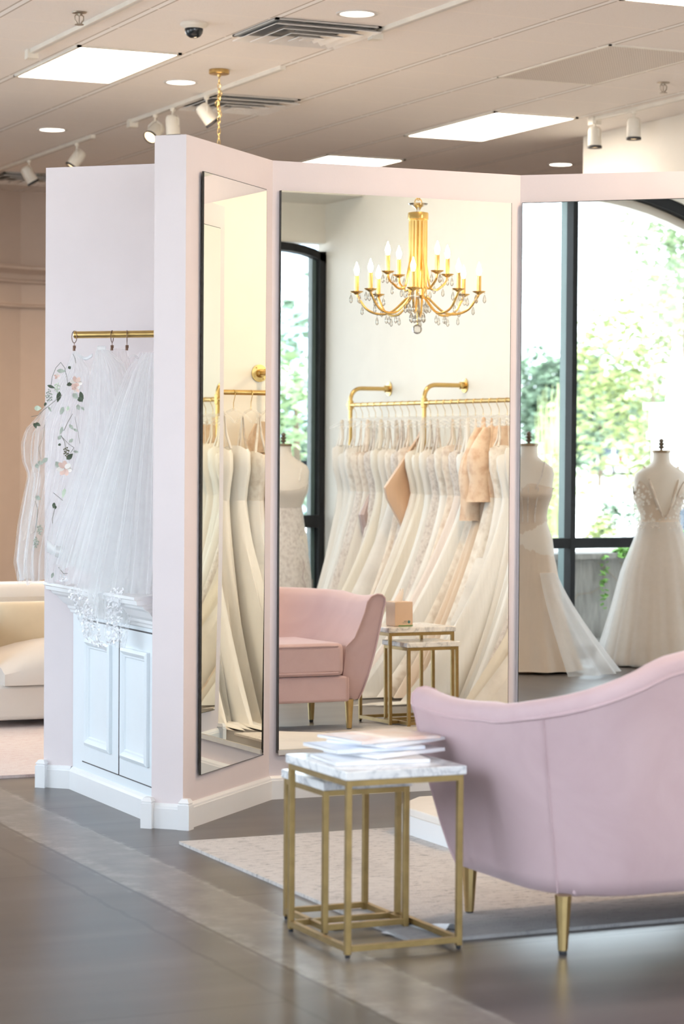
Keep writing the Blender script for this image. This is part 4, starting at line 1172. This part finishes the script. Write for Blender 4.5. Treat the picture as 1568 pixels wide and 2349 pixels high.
# ------------------------------------------------------------------ dress forms
def dress_form(label, loc, rz, zc, style):
    o = thing('dress_form', label, 'mannequin', loc, rz, 'dress forms by the windows')
    k = zc/1.36
    def ell(z, rx, ry, cy=0, cx=0, n=32, amp=0, nf=10, ph=0):
        return [(cx+rx*cos(2*PI*q/n)*(1+amp*sin(nf*2*PI*q/n+ph)), cy+ry*sin(2*PI*q/n)*(1+amp*sin(nf*2*PI*q/n+ph)), z) for q in range(n)]
    # front is -y
    S = [(1.36,.052,.052,.012),(1.33,.052,.054,.012),(1.295,.058,.060,.010),(1.27,.085,.066,.008),(1.25,.125,.074,.006),(1.225,.158,.082,.002),(1.19,.170,.090,-.004),
         (1.14,.166,.100,-.012),(1.09,.162,.112,-.022),(1.06,.158,.114,-.024),(1.02,.140,.100,-.014),(.97,.122,.088,-.004),(.93,.116,.084,0),(.88,.130,.092,0),(.80,.158,.108,.004),(.72,.168,.114,.004),(.66,.165,.112,.004)]
    b = MB(); rows = [ell(z*k, rx, ry, cy) for z, rx, ry, cy in S]; b.grid(rows, True); b.cap(rows[0]); b.cap(rows[-1]); b.build('torso', nude_torso, o, angle=70)
    MB().lathe([(0,-.004),(.058,-.004),(.058,.010),(.054,.012),(0,.012)], 26, (0,.012,1.36*k), Matrix.Rotation(0,4,'X')).build('neck_cap', plain('bronze cap', (.26,.19,.12), .4, .5), o)
    MB().lathe([(.010,.010),(.008,.020),(.018,.026),(.020,.033),(.010,.040),(.018,.046),(.020,.053),(.010,.060),(.016,.066),(.015,.076),(.006,.083),(0,.085)], 16, (0,.012,1.36*k)).build('finial', plain('turned finial', (.16,.125,.09), .45), o)
    MB().tube([(0,0,.02),(0,0,.66*k)], .016, 10).build('stand', bronze, o)
    MB().lathe([(0,0),(.16,0),(.16,.02),(.03,.03),(0,.03)], 24).build('base', bronze, o)
    def shell(zs, grow, mat, name, cut=None, par=o):
        rows = []
        for z in zs:
            for (a, A), (c2, B) in zip(zip(S[:-1], S[1:]), zip(S[1:], S[2:]+S[-1:])):
                if a[0] >= z >= A[0]:
                    t = (a[0]-z)/(a[0]-A[0]) if a[0] != A[0] else 0
                    rx, ry, cy = (a[i]+(A[i]-a[i])*t for i in (1,2,3)); break
            rows.append(ell(z*k, rx+grow, ry+grow, cy, n=48))
        if cut:
            for q in range(48): 
                zt = cut(2*PI*q/48)*k
                for r in rows:
                    if r[q][2] > zt: 
                        # slide the vertex down to the neckline
                        p = r[q]; r[q] = (p[0],p[1],zt)
        m = MB().grid(rows, True); return m.build(name, mat, par, angle=70)
    zs = [1.19,1.165,1.14,1.115,1.09,1.075,1.06,1.04,1.02,.995,.97,.95,.93,.905]
    if style == 'strapless':
        def cut(a):
            f = max(0,-sin(a)); return 1.075+.055*f*abs(sin(a*1.0))-.06*math.exp(-((a-1.5*PI)/.16)**2)*f+.03*abs(cos(a))
        g = shell(zs, .006, FAB['tan'], 'gown_bodice', cut)
        # beaded boning lines and straps
        for xx in (-.11,-.06,-.02,.02,.06,.11):
            pts = []
            for z in (1.11,1.06,1.0,.94,.90):
                a0 = S[8] if z > 1.04 else S[12]
                w = .162 if z > 1.08 else (.155 if z > 1.04 else (.132 if z > .97 else .120)); dp = .118 if z > 1.04 else (.100 if z > .97 else .088)
                x = xx*(w/.155); pts.append((x, -.012-dp*math.sqrt(max(0,1-(x/(w+.004))**2))-.010, z*k))
            MB().tube(pts, .003, 6).build('beaded_seam', FAB['bead'], g)
        for s in (-1,1): MB().tube([(s*.10,-.115,1.10*k),(s*.125,-.088,1.17*k),(s*.118,-.02,1.262*k),(s*.105,.07,1.19*k),(s*.09,.095,1.10*k)], .0032, 6).build('strap', FAB['bead'], g)
        b = MB(); rows = []
        for q in range(15):
            t = q/14; z = .91*(1-t)+.015*t
            rows.append(ell(z*k, .122+.05*min(1,t*3.2)+.16*t**2.2, .092+.03*min(1,t*3)+.14*t**2.2, .02*t, n=64, amp=.003+.06*t*t, nf=11, ph=t))
        b.grid(rows, True); b.build('gown_skirt', FAB['tan'], o, angle=70)
        b = MB(); rows = []
        for q in range(15):
            t = q/14; z = .60*(1-t)+.012*t; row = []
            for j in range(33):
                a = math.radians(95+130*j/32); r = .175+.36*t**1.25+.02*sin(j*1.2+t)*t
                row.append((r*cos(a)*1.05, r*sin(a)*.9, z*k))
            rows.append(row)
        b.grid(rows); b.build('overskirt', overlay, o, angle=70)
    elif style == 'lace':
        def cut(a):
            f = max(0, sin(a)); side = abs(cos(a))
            return 1.19-.235*f**.7*math.exp(-((a-.5*PI)/.62)**2)-.10*max(0,side-.86)/.14
        g = shell(zs, .005, FAB['tan'], 'gown_bodice', cut)
        r2 = random.Random(2); b = MB()
        for q in range(460):
            a = r2.random()*2*PI; z = .80+.37*r2.random()**1.1
            if z > cut(a)-.01: continue
            rx, ry = (.122,.09) if z < .97 else ((.15,.108) if z < 1.03 else (.166,.112))
            if z < .9: rx, ry = .135,.10
            c = Vector((rx*1.06*cos(a), ry*1.09*sin(a)-.008, z*k)); nn = Vector((cos(a)/rx, sin(a)/ry, 0)).normalized(); tt = Vector((-nn.y,nn.x,0)); th0 = r2.random()*PI
            for p_ in range(5):
                aa = th0+p_*2*PI/5; L = .008+.005*r2.random()
                dd = tt*cos(aa)+Vector((0,0,1))*sin(aa); ee = tt*(-sin(aa))+Vector((0,0,1))*cos(aa)
                b.add([c+nn*.004, c+dd*L*.5+ee*L*.28+nn*.007, c+dd*L+nn*.005, c+dd*L*.5-ee*L*.28+nn*.007], [(0,1,2,3)])
        stuff(b.build('lace_flowers', laceover, g, smooth=False))
        for s in (-1,1):
            MB().tube([(s*.105,-.10,1.14*k),(s*.112,-.06,1.21*k),(s*.110,.012,1.262*k),(s*.092,.075,1.17*k),(s*.055,.098,1.05*k),(s*.012,.098,.945*k)], [.007,.009,.009,.008,.007,.004], 8).build('lace_strap', FAB['lace2'], g)
        b = MB(); rows = []
        for q in range(15):
            t = q/14; z = .92*(1-t)+.015*t
            rows.append(ell(z*k, .123+.045*min(1,t*3)+.17*t**1.2, .092+.03*min(1,t*3)+.15*t**1.2, .02*t, n=72, amp=.003+.045*t, nf=13, ph=.5*t))
        b.grid(rows, True); b.build('gown_skirt', FAB['tan'], o, angle=70)
        b = MB(); rows = []
        for q in range(15):
            t = q/14; z = .915*(1-t)+.012*t
            rows.append(ell(z*k, .127+.05*min(1,t*3)+.22*t**1.15, .096+.035*min(1,t*3)+.19*t**1.15, .02*t, n=84, amp=.004+.065*t, nf=17, ph=1+t))
        b.grid(rows, True); b.build('overskirt', overlay, o, angle=70)
    else:
        def cut(a): return 1.13-.06*max(0,-sin(a))
        g = shell(zs, .004, mk_sheer('sheer bodice', (.90,.85,.80), .22), 'gown_bodice', cut)
        for s in (-1,1): MB().tube([(s*.10,-.10,1.13*k),(s*.115,-.06,1.21*k),(s*.11,.012,1.262*k),(s*.10,.08,1.15*k)], .006, 6).build('strap', FAB['lace'], g)
        b = MB(); rows = []
        for q in range(15):
            t = q/14; z = .97*(1-t)+.015*t
            rows.append(ell(z*k, .126+.05*min(1,t*2.6)+.06*t**2, .094+.03*min(1,t*2.6)+.06*t**2, .01*t, n=72, amp=.003+.03*t, nf=9, ph=t))
        b.grid(rows, True); b.build('gown_skirt', FAB['bead'], o, angle=70)
        b = MB(); r2 = random.Random(8)
        for q in range(26):
            a = r2.random()*2*PI; z = .95-.6*r2.random(); pts = []
            for m in range(6):
                zz = z-.035*m; a += .12*sin(m*1.7+q); tt = (.97-zz)/.96; rr = .132+.05*min(1,tt*2.6)+.06*tt*tt; ry = .100+.03*min(1,tt*2.6)+.06*tt*tt
                pts.append((rr*cos(a), ry*sin(a), zz*k))
            b.tube(pts, .0022, 5)
        stuff(b.build('embroidered_branches', FAB['mauve'], g))
    return o
dress_form('dress form in a beige strapless corset gown beside the black window post', (.29,5.83,0), math.radians(143), 1.36, 'strapless')
dress_form('dress form in a V-back lace gown with sheer white skirt, by the big window', (.20,4.82,0), math.radians(-75), 1.325, 'lace')
dress_form('dress form in a sheer embroidered gown at the window beyond the rack', (6.22,2.25,0), math.radians(200), 1.35, 'sheath')

# ------------------------------------------------------------------ outdoors
def mk_out(name, a, b, sc=3.):
    g = G(name); return g.done(g.bsdf(g.ramp(g.noise(sc, 5.), [(.3, a), (.7, b)]), .8))
asphalt = mk_out('sunny concrete', (.68,.67,.65), (.76,.75,.72), .6)
grnd = MB().grid([[(x,y,-.25 if abs(x) < 40 else 0) for y in (-140,-60,-20,0,40,80)] for x in (-160,-100,-60,-40,-20,-.8)]).build('ground', asphalt, None, smooth=False); struct(grnd)
grnd2 = MB().box(-.8,60,-80,1.0,-.5,-.25).build('ground_terrace', asphalt, None, smooth=False); struct(grnd2)
def stone_wall():
    g = G('weathered retaining wall'); st = g.scale((1,6,1)); n = g.noise(3., 6., .65, st); n2 = g.noise(1.2, 4.)
    c = g.ramp(n, [(.3, (.10,.093,.085)), (.55, (.17,.16,.148)), (.75, (.23,.215,.20))])
    m = g.done(g.bsdf(c, .9, 0., g.bump(n, .5, .02)))
    o = thing('retaining_wall', 'weathered concrete garden wall with ivy outside the big window', 'wall', (-2.40,3,0))
    MB().box(-2.65,-2.40,-8,13,-.4,.53).build('wall_body', m, o, org=(-2.40,3,0), smooth=False)
    MB().box(-2.68,-2.35,-8,13,.53,.57).build('coping', m, o, org=(-2.40,3,0), smooth=False)
    MB().box(-2.40,-2.30,-8,13,-.4,-.06).build('footing', m, o, org=(-2.40,3,0), smooth=False)
stone_wall()
leafmats = [plain('sunlit leaf', (.25,.34,.19), .7, var=.3, vs=2.), plain('yellow-green leaf', (.34,.40,.19), .7, var=.3, vs=2.), plain('cool leaf', (.17,.25,.18), .7, var=.3, vs=2.), plain('ivy leaf', (.16,.34,.07), .5, var=.4, vs=8.)]
bark = plain('bark', (.20,.15,.11), .9)
def leaves(n, fn, size, mat, name, par, org, seed=1):
    r = random.Random(seed); b = MB()
    for k in range(n):
        c = Vector(fn(r)); a = r.random()*6.28; e = r.uniform(-1.2,1.2); s = size*(.6+.8*r.random())
        u = Vector((cos(a),sin(a),sin(e)*.6)).normalized(); w = u.cross(Vector((r.uniform(-1,1),r.uniform(-1,1),1))).normalized()
        b.add([c-u*s, c-w*s*.55+u*s*.1, c+u*s, c+w*s*.55+u*s*.1], [(0,1,2,3)])
    return b.build(name, mat, par, smooth=False, org=org)
iv = thing('ivy', 'green ivy trailing over the top of the garden wall', 'ivy', (-2.35,3.0,.57))
def ivf(r):
    y = 2.67+.82*r.random()**.8; t = r.random()
    if r.random() < .5: return (-2.50+.12*r.random(), y, .58+.20*r.random()*max(0,1-(y-2.67)/.85))
    return (-2.335-.012*r.random(), y, .60-.28*t*t*max(.25,1-(y-2.67)/.95))
stuff(leaves(460, ivf, .030, leafmats[3], 'ivy_leaves', iv, (-2.35,3.0,.57), 4))
def ivg(r): return (-2.335-.01*r.random(), 3.59+.05*r.random(), .55-.40*r.random())
stuff(leaves(50, ivg, .026, leafmats[3], 'ivy_leaves', iv, (-2.35,3.0,.57), 5))
b = MB(); r9 = random.Random(9)
for k in range(14):
    y0 = 2.77+1.0*r9.random(); pts = []
    for m in range(9): pts.append((-2.392+.004*sin(m), y0+.10*sin(m*.7+k)+.05*m*(1 if k%2 else -1), .50-.085*m*(.5+r9.random()*.5)))
    b.tube(pts, .0022, 5)
b.build('ivy_stems', bark, iv, org=(-2.35,3.0,.57))
def blob_tree(name, label, cx, cy, cz, rx, ry, rz_, n, size, mat, seed, cat='tree', trunk=True, grp='trees outside the windows'):
    o = thing(name, label, cat, (cx,cy,-.25), 0, grp)
    rr = random.Random(seed); lobes = [(rr.uniform(-.55,.55),rr.uniform(-.55,.55),rr.uniform(-.6,.6),rr.uniform(.38,.6)) for _ in range(9)]
    def fn(r):
        lx, ly, lz, lr = r.choice(lobes)
        while True:
            p = Vector((r.uniform(-1,1),r.uniform(-1,1),r.uniform(-1,1)))
            if .35 < p.length < 1: break
        p = p*lr+Vector((lx,ly,lz)); return (cx+p.x*rx, cy+p.y*ry, cz+p.z*rz_)
    stuff(leaves(n, fn, size, mat, 'foliage', o, (cx,cy,-.25), seed))
    if trunk: MB().tube([(cx,cy,-.3),(cx+.02*rx,cy,cz*.4),(cx,cy,cz)], [.05*rx,.04*rx,.02*rx], 8).build('trunk', bark, o, org=(cx,cy,-.25))
    return o
# seen through the west window
blob_tree('leafy_tree', 'large yellow-green tree filling the right of the window view', -37.10,-19.70,2.9,2.5,2.5,2.9,3800,.13,leafmats[1],21)
blob_tree('leafy_tree', 'tall light tree rising at the window view right edge', -28.90,-15.05,5.0,1.6,1.6,1.9,2200,.11,leafmats[0],22)
blob_tree('leafy_tree', 'rounded cool-green tree left of the window post', -64.10,-32.80,3.0,1.9,1.9,2.6,2200,.18,leafmats[2],23)
blob_tree('leafy_tree', 'rounded cool-green tree right of the window post, in the distance', -63.35,-34.70,2.9,1.8,1.8,2.5,2200,.18,leafmats[2],24)
blob_tree('leafy_tree', 'far tree line low behind the parked vehicle', -99.90,-59.40,3.0,6.,6.,3.2,2400,.34,leafmats[0],25)
blob_tree('bush', 'bright feathery shrub low at the left of the window view', -12.98,-1.99,.55,.42,.42,.8,1300,.045,leafmats[1],26,'bush',False,'shrubs outside the windows')
blob_tree('bush', 'dark low shrub under the parked vehicle', -15.50,-4.85,.25,.30,.42,.42,500,.05,leafmats[2],27,'bush',False,'shrubs outside the windows')
blob_tree('bush', 'light shrub beside the near car hood', -15.25,-4.50,.28,.34,.34,.46,400,.05,leafmats[1],28,'bush',False,'shrubs outside the windows')
# conifer spikes
o = thing('tall_grass', 'pale upright plumes of grass left of the window post', 'plant', (-13.58,-2.67,-.25), 0)
b = MB(); r9 = random.Random(4)
for k in range(60):
    x = -13.58+.18*r9.uniform(-1,1); y = -2.67+.18*r9.uniform(-1,1); h = 1.2+1.0*r9.random(); l = r9.uniform(-.22,.22)
    b.tube([(x,y,-.25),(x+l*.3,y+l*.3,h*.5),(x+l,y+l,h)], [.012,.012,.002], 4)
b.build('blades', leafmats[1], o, org=(-13.58,-2.67,-.25))
def pillar():
    c = (-10.36,-2.40,-.25); m = plain('sunlit limestone', (.88,.87,.84), .7)
    o = thing('gate_pillar', 'white stone gate pillar topped by a turned finial', 'pillar', c)
    b = MB(); b.box(-.20,.20,-.20,.20,0,1.72); b.box(-.24,.24,-.24,.24,1.72,1.80); b.box(-.22,.22,-.22,.22,1.80,2.06); b.box(-.27,.27,-.27,.27,2.06,2.13)
    b.build('shaft', m, o, smooth=False)
    MB().lathe([(.12,2.13),(.12,2.20),(.09,2.24),(.13,2.30),(.14,2.37),(.09,2.44),(.11,2.47),(.115,2.52),(.10,2.55),(.075,2.60),(.055,2.74),(.045,2.78),(.055,2.82),(.05,2.88),(0,2.90)], 24).build('finial', m, o)
pillar()
carw = plain('white car paint', (.55,.56,.57), .2); tyre = plain('tyre', (.012,.012,.012), .8); carglass = plain('car glass', (.022,.035,.055), .1); redl = plain('tail lamp', (.22,.012,.012), .3); rim = plain('alloy rim', (.45,.46,.47), .3, .7)
def vehicle(name, label, loc, rz, prof, glassq, wid, wheels, lamps=None, greyb=None):
    """prof: side outline (x,z); extruded with tumble-home at the roof"""
    o = thing(name, label, 'car', loc, rz)
    b = MB(); zmax = max(p[1] for p in prof)
    def half(z): return wid/2*(1-.22*max(0,(z-.95))/(zmax-.95+1e-6))
    rows = [[(x,-half(z)*.96,z) for x, z in prof],[(x,-half(z),z) for x, z in prof],[(x,half(z),z) for x, z in prof],[(x,half(z)*.96,z) for x, z in prof]]
    b.grid([r+[r[0]] for r in rows]); b.cap(rows[0]); b.cap(rows[-1][::-1]); b.build('body', carw, o, angle=40)
    for q in glassq:
        for s in (-1,1):
            MB().add([(x,s*(half(z)+.008),z) for x, z in q], [tuple(range(len(q)))]).build('side_window', carglass, o, smooth=False)
    for x in wheels:
        for s in (-1,1):
            M = Tr(x,s*(wid/2-.10),.36) @ Matrix.Rotation(-s*PI/2,4,'X')
            w = MB().lathe([(.20,.11),(.34,.10),(.37,.06),(.37,-.06),(.34,-.10),(.2,-.11)], 24, (0,0,0), M).build('wheel', tyre, o)
            MB().lathe([(0,.118),(.23,.112),(.24,.10)], 20, (0,0,0), M).build('hub_cap', rim, w)
    if lamps:
        for s in (-1,1): MB().add([(x,s*(wid/2+.012),z) for x, z in lamps], [tuple(range(len(lamps)))]).build('tail_lamp', redl, o, smooth=False)
    return o
vehicle('parked_suv', 'white sport utility vehicle parked across the lot, seen side on', (-88.60,-52.80,0), math.atan2(-.835,.55),
   [(-2.35,.30),(2.35,.30),(2.40,.85),(2.25,1.05),(1.35,1.15),(.75,1.72),(.3,1.80),(-1.9,1.80),(-2.15,1.68),(-2.38,1.05)],
   [[(-2.15,1.14),(-1.25,1.14),(-1.25,1.62),(-1.95,1.62)],[(-1.10,1.14),(-.10,1.14),(-.10,1.64),(-1.10,1.64)],[(0.02,1.14),(1.1,1.14),(.65,1.62),(.02,1.64)]], 1.95, (-1.45,1.45), [(-1.0,1.0),(-.72,1.0),(-.78,.72)])
vehicle('parked_car', 'white parked car just beyond the ivy wall, windshield and door showing', (-7.73,-0.95,-.50), math.atan2(.835,-.55),
   [(-2.2,.28),(2.2,.28),(2.25,.70),(1.5,.85),(.9,.92),(.1,1.38),(-.7,1.42),(-1.4,1.34),(-2.1,.95),(-2.25,.7)],
   [[(.75,.95),(.08,1.33),(-.28,1.35),(-.28,.95)],[(-.36,.95),(-.36,1.35),(-.75,1.36),(-1.35,1.28),(-1.45,.97)]], 1.78, (-1.35,1.38))
# beyond the south window
def glass_building():
    o = thing('office_building', 'pale blue glass office block behind trees in the mirror', 'building', (24.5,-40,-.25), math.radians(24))
    g = G('blue curtain wall'); X,Y,Z = g.xyz()
    m = g.done(g.bsdf(g.ramp(g.noise(.15,2.), [(.3,(.42,.58,.74)),(.7,(.60,.74,.86))]), .15))
    MB().box(-9,9,-6,0,0,9.0).build('facade', m, o, smooth=False)
    wm = plain('white spandrel', (.85,.87,.9), .4)
    for z in (1.5,3.4,5.2,6.9,8.2):
        MB().box(-9.05,9.05,-.02,.09,z,z+.35).build('spandrel', wm, o, smooth=False)
    for k in range(13):
        x = -9+1.5*k; MB().box(x-.05,x+.05,0,.06,0,9).build('mullion', plain('blue mullion', (.35,.45,.55), .4) if k == 0 else bpy.data.materials['blue mullion'], o, smooth=False)
glass_building()
blob_tree('leafy_tree', 'soft green tree outside the window beyond the rack', 13.9,-15.3,1.9,1.7,1.7,1.7,2200,.10,leafmats[0],31)
blob_tree('leafy_tree', 'cool green tree beside the office block', 16.4,-21.5,2.1,2.2,2.2,2.2,2000,.14,leafmats[2],32)
o = thing('railing', 'dark metal railing outside the window beyond the rack', 'railing', (8.1,-1.5,-.25))
b = MB()
for k in range(9): b.tube([(-.5+.12*k,0,0),(-.5+.12*k,0,1.42)], .014, 6)
b.box(-.52,.5,-.02,.02,1.42,1.48); b.box(-.52,.5,-.02,.02,.9,.94); b.build('bars', plain('dark blue metal', (.06,.09,.13), .4), o)
o = thing('planter_box', 'terracotta planter outside the window beyond the rack', 'planter', (7.6,-.35,-.25))
MB().prism([(-.5,-.2),(.5,-.2),(.5,.2),(-.5,.2)], 0, .95).build('box', plain('terracotta', (.62,.34,.22), .8), o, smooth=False, bevel=.02)

# ------------------------------------------------------------------ light, world, camera
w = bpy.data.worlds.new('sky'); sc.world = w; w.use_nodes = True
nt = w.node_tree; bg = nt.nodes['Background']; bg.inputs[0].default_value = (.76,.87,1.,1); bg.inputs[1].default_value = 3.3
sl = bpy.data.lights.new('sun', 'SUN'); sl.energy = 5.0; sl.angle = .02; sl.color = (1,.95,.86)
so = bpy.data.objects.new('sun', sl); COL.objects.link(so); so.rotation_euler = Vector((-.55,-.30,-.80)).to_track_quat('-Z','Y').to_euler()

def lamp(x, y, z, e, col=(1,.72,.46), size=150, aim=(0,0,-1)):
    l = bpy.data.lights.new('downlight_or_fill_lamp','SPOT'); l.energy = e; l.color = col; l.spot_size = math.radians(size); l.spot_blend = .6; l.shadow_soft_size = .08
    o = bpy.data.objects.new('downlight_or_fill_lamp', l); COL.objects.link(o); o.location = (x,y,z); o.rotation_euler = Vector(aim).to_track_quat('-Z','Y').to_euler(); return o
for x, y in ((5.353,11.60),(5.37,14.26),(5.343,16.81),(9.626,16.95),(5.36,6.9),(2.7,12.9),(2.7,16.5),(5.3,19.3),(8.,19.),(8.5,6.5)): lamp(x,y,H-.03,85 if 4 < y < 7 and x < 6 else (16 if x < 3 else 50 if y > 18 else 100), (1,.80,.60) if x < 3 else (1,.72,.46))  # first four serve the downlights; the rest are added unseen fill lamps
cam = bpy.data.cameras.new('camera'); co = bpy.data.objects.new('camera', cam); COL.objects.link(co)
F_ = 5546.; BETA = math.radians(24.5); TH = math.atan((1174.5-1030.)/F_); RO = .007
fw = Vector((sin(BETA)*cos(TH), cos(BETA)*cos(TH), -sin(TH)))
r0 = Vector((cos(BETA), -sin(BETA), 0)); u0 = r0.cross(fw)
r_ = r0*cos(RO)+u0*sin(RO); u_ = u0*cos(RO)-r0*sin(RO)
M = Matrix((( r_.x,u_.x,-fw.x,0),(r_.y,u_.y,-fw.y,0),(r_.z,u_.z,-fw.z,1.33),(0,0,0,1)))
co.matrix_world = M
cam.sensor_fit = 'VERTICAL'; cam.sensor_height = 36; cam.sensor_width = 24; cam.lens = F_/2349*36
cam.clip_end = 500
cam.dof.use_dof = True; cam.dof.focus_distance = 9.8; cam.dof.aperture_fstop = 4.5
sc.camera = co
sc.view_settings.view_transform = 'Standard'; sc.view_settings.look = 'None'; sc.view_settings.gamma = 1; sc.view_settings.use_curve_mapping = False
sc.view_settings.exposure = 1.0
c = sc.cycles
c.use_denoising = True
try: c.denoiser = 'OPENIMAGEDENOISE'; c.denoising_input_passes = 'RGB_ALBEDO_NORMAL'
except Exception: pass
c.use_adaptive_sampling = True; c.adaptive_threshold = .03; c.adaptive_min_samples = 20
c.max_bounces = 11; c.diffuse_bounces = 4; c.glossy_bounces = 8; c.transmission_bounces = 8; c.transparent_max_bounces = 24
c.sample_clamp_indirect = 6; c.caustics_reflective = False; c.caustics_refractive = False
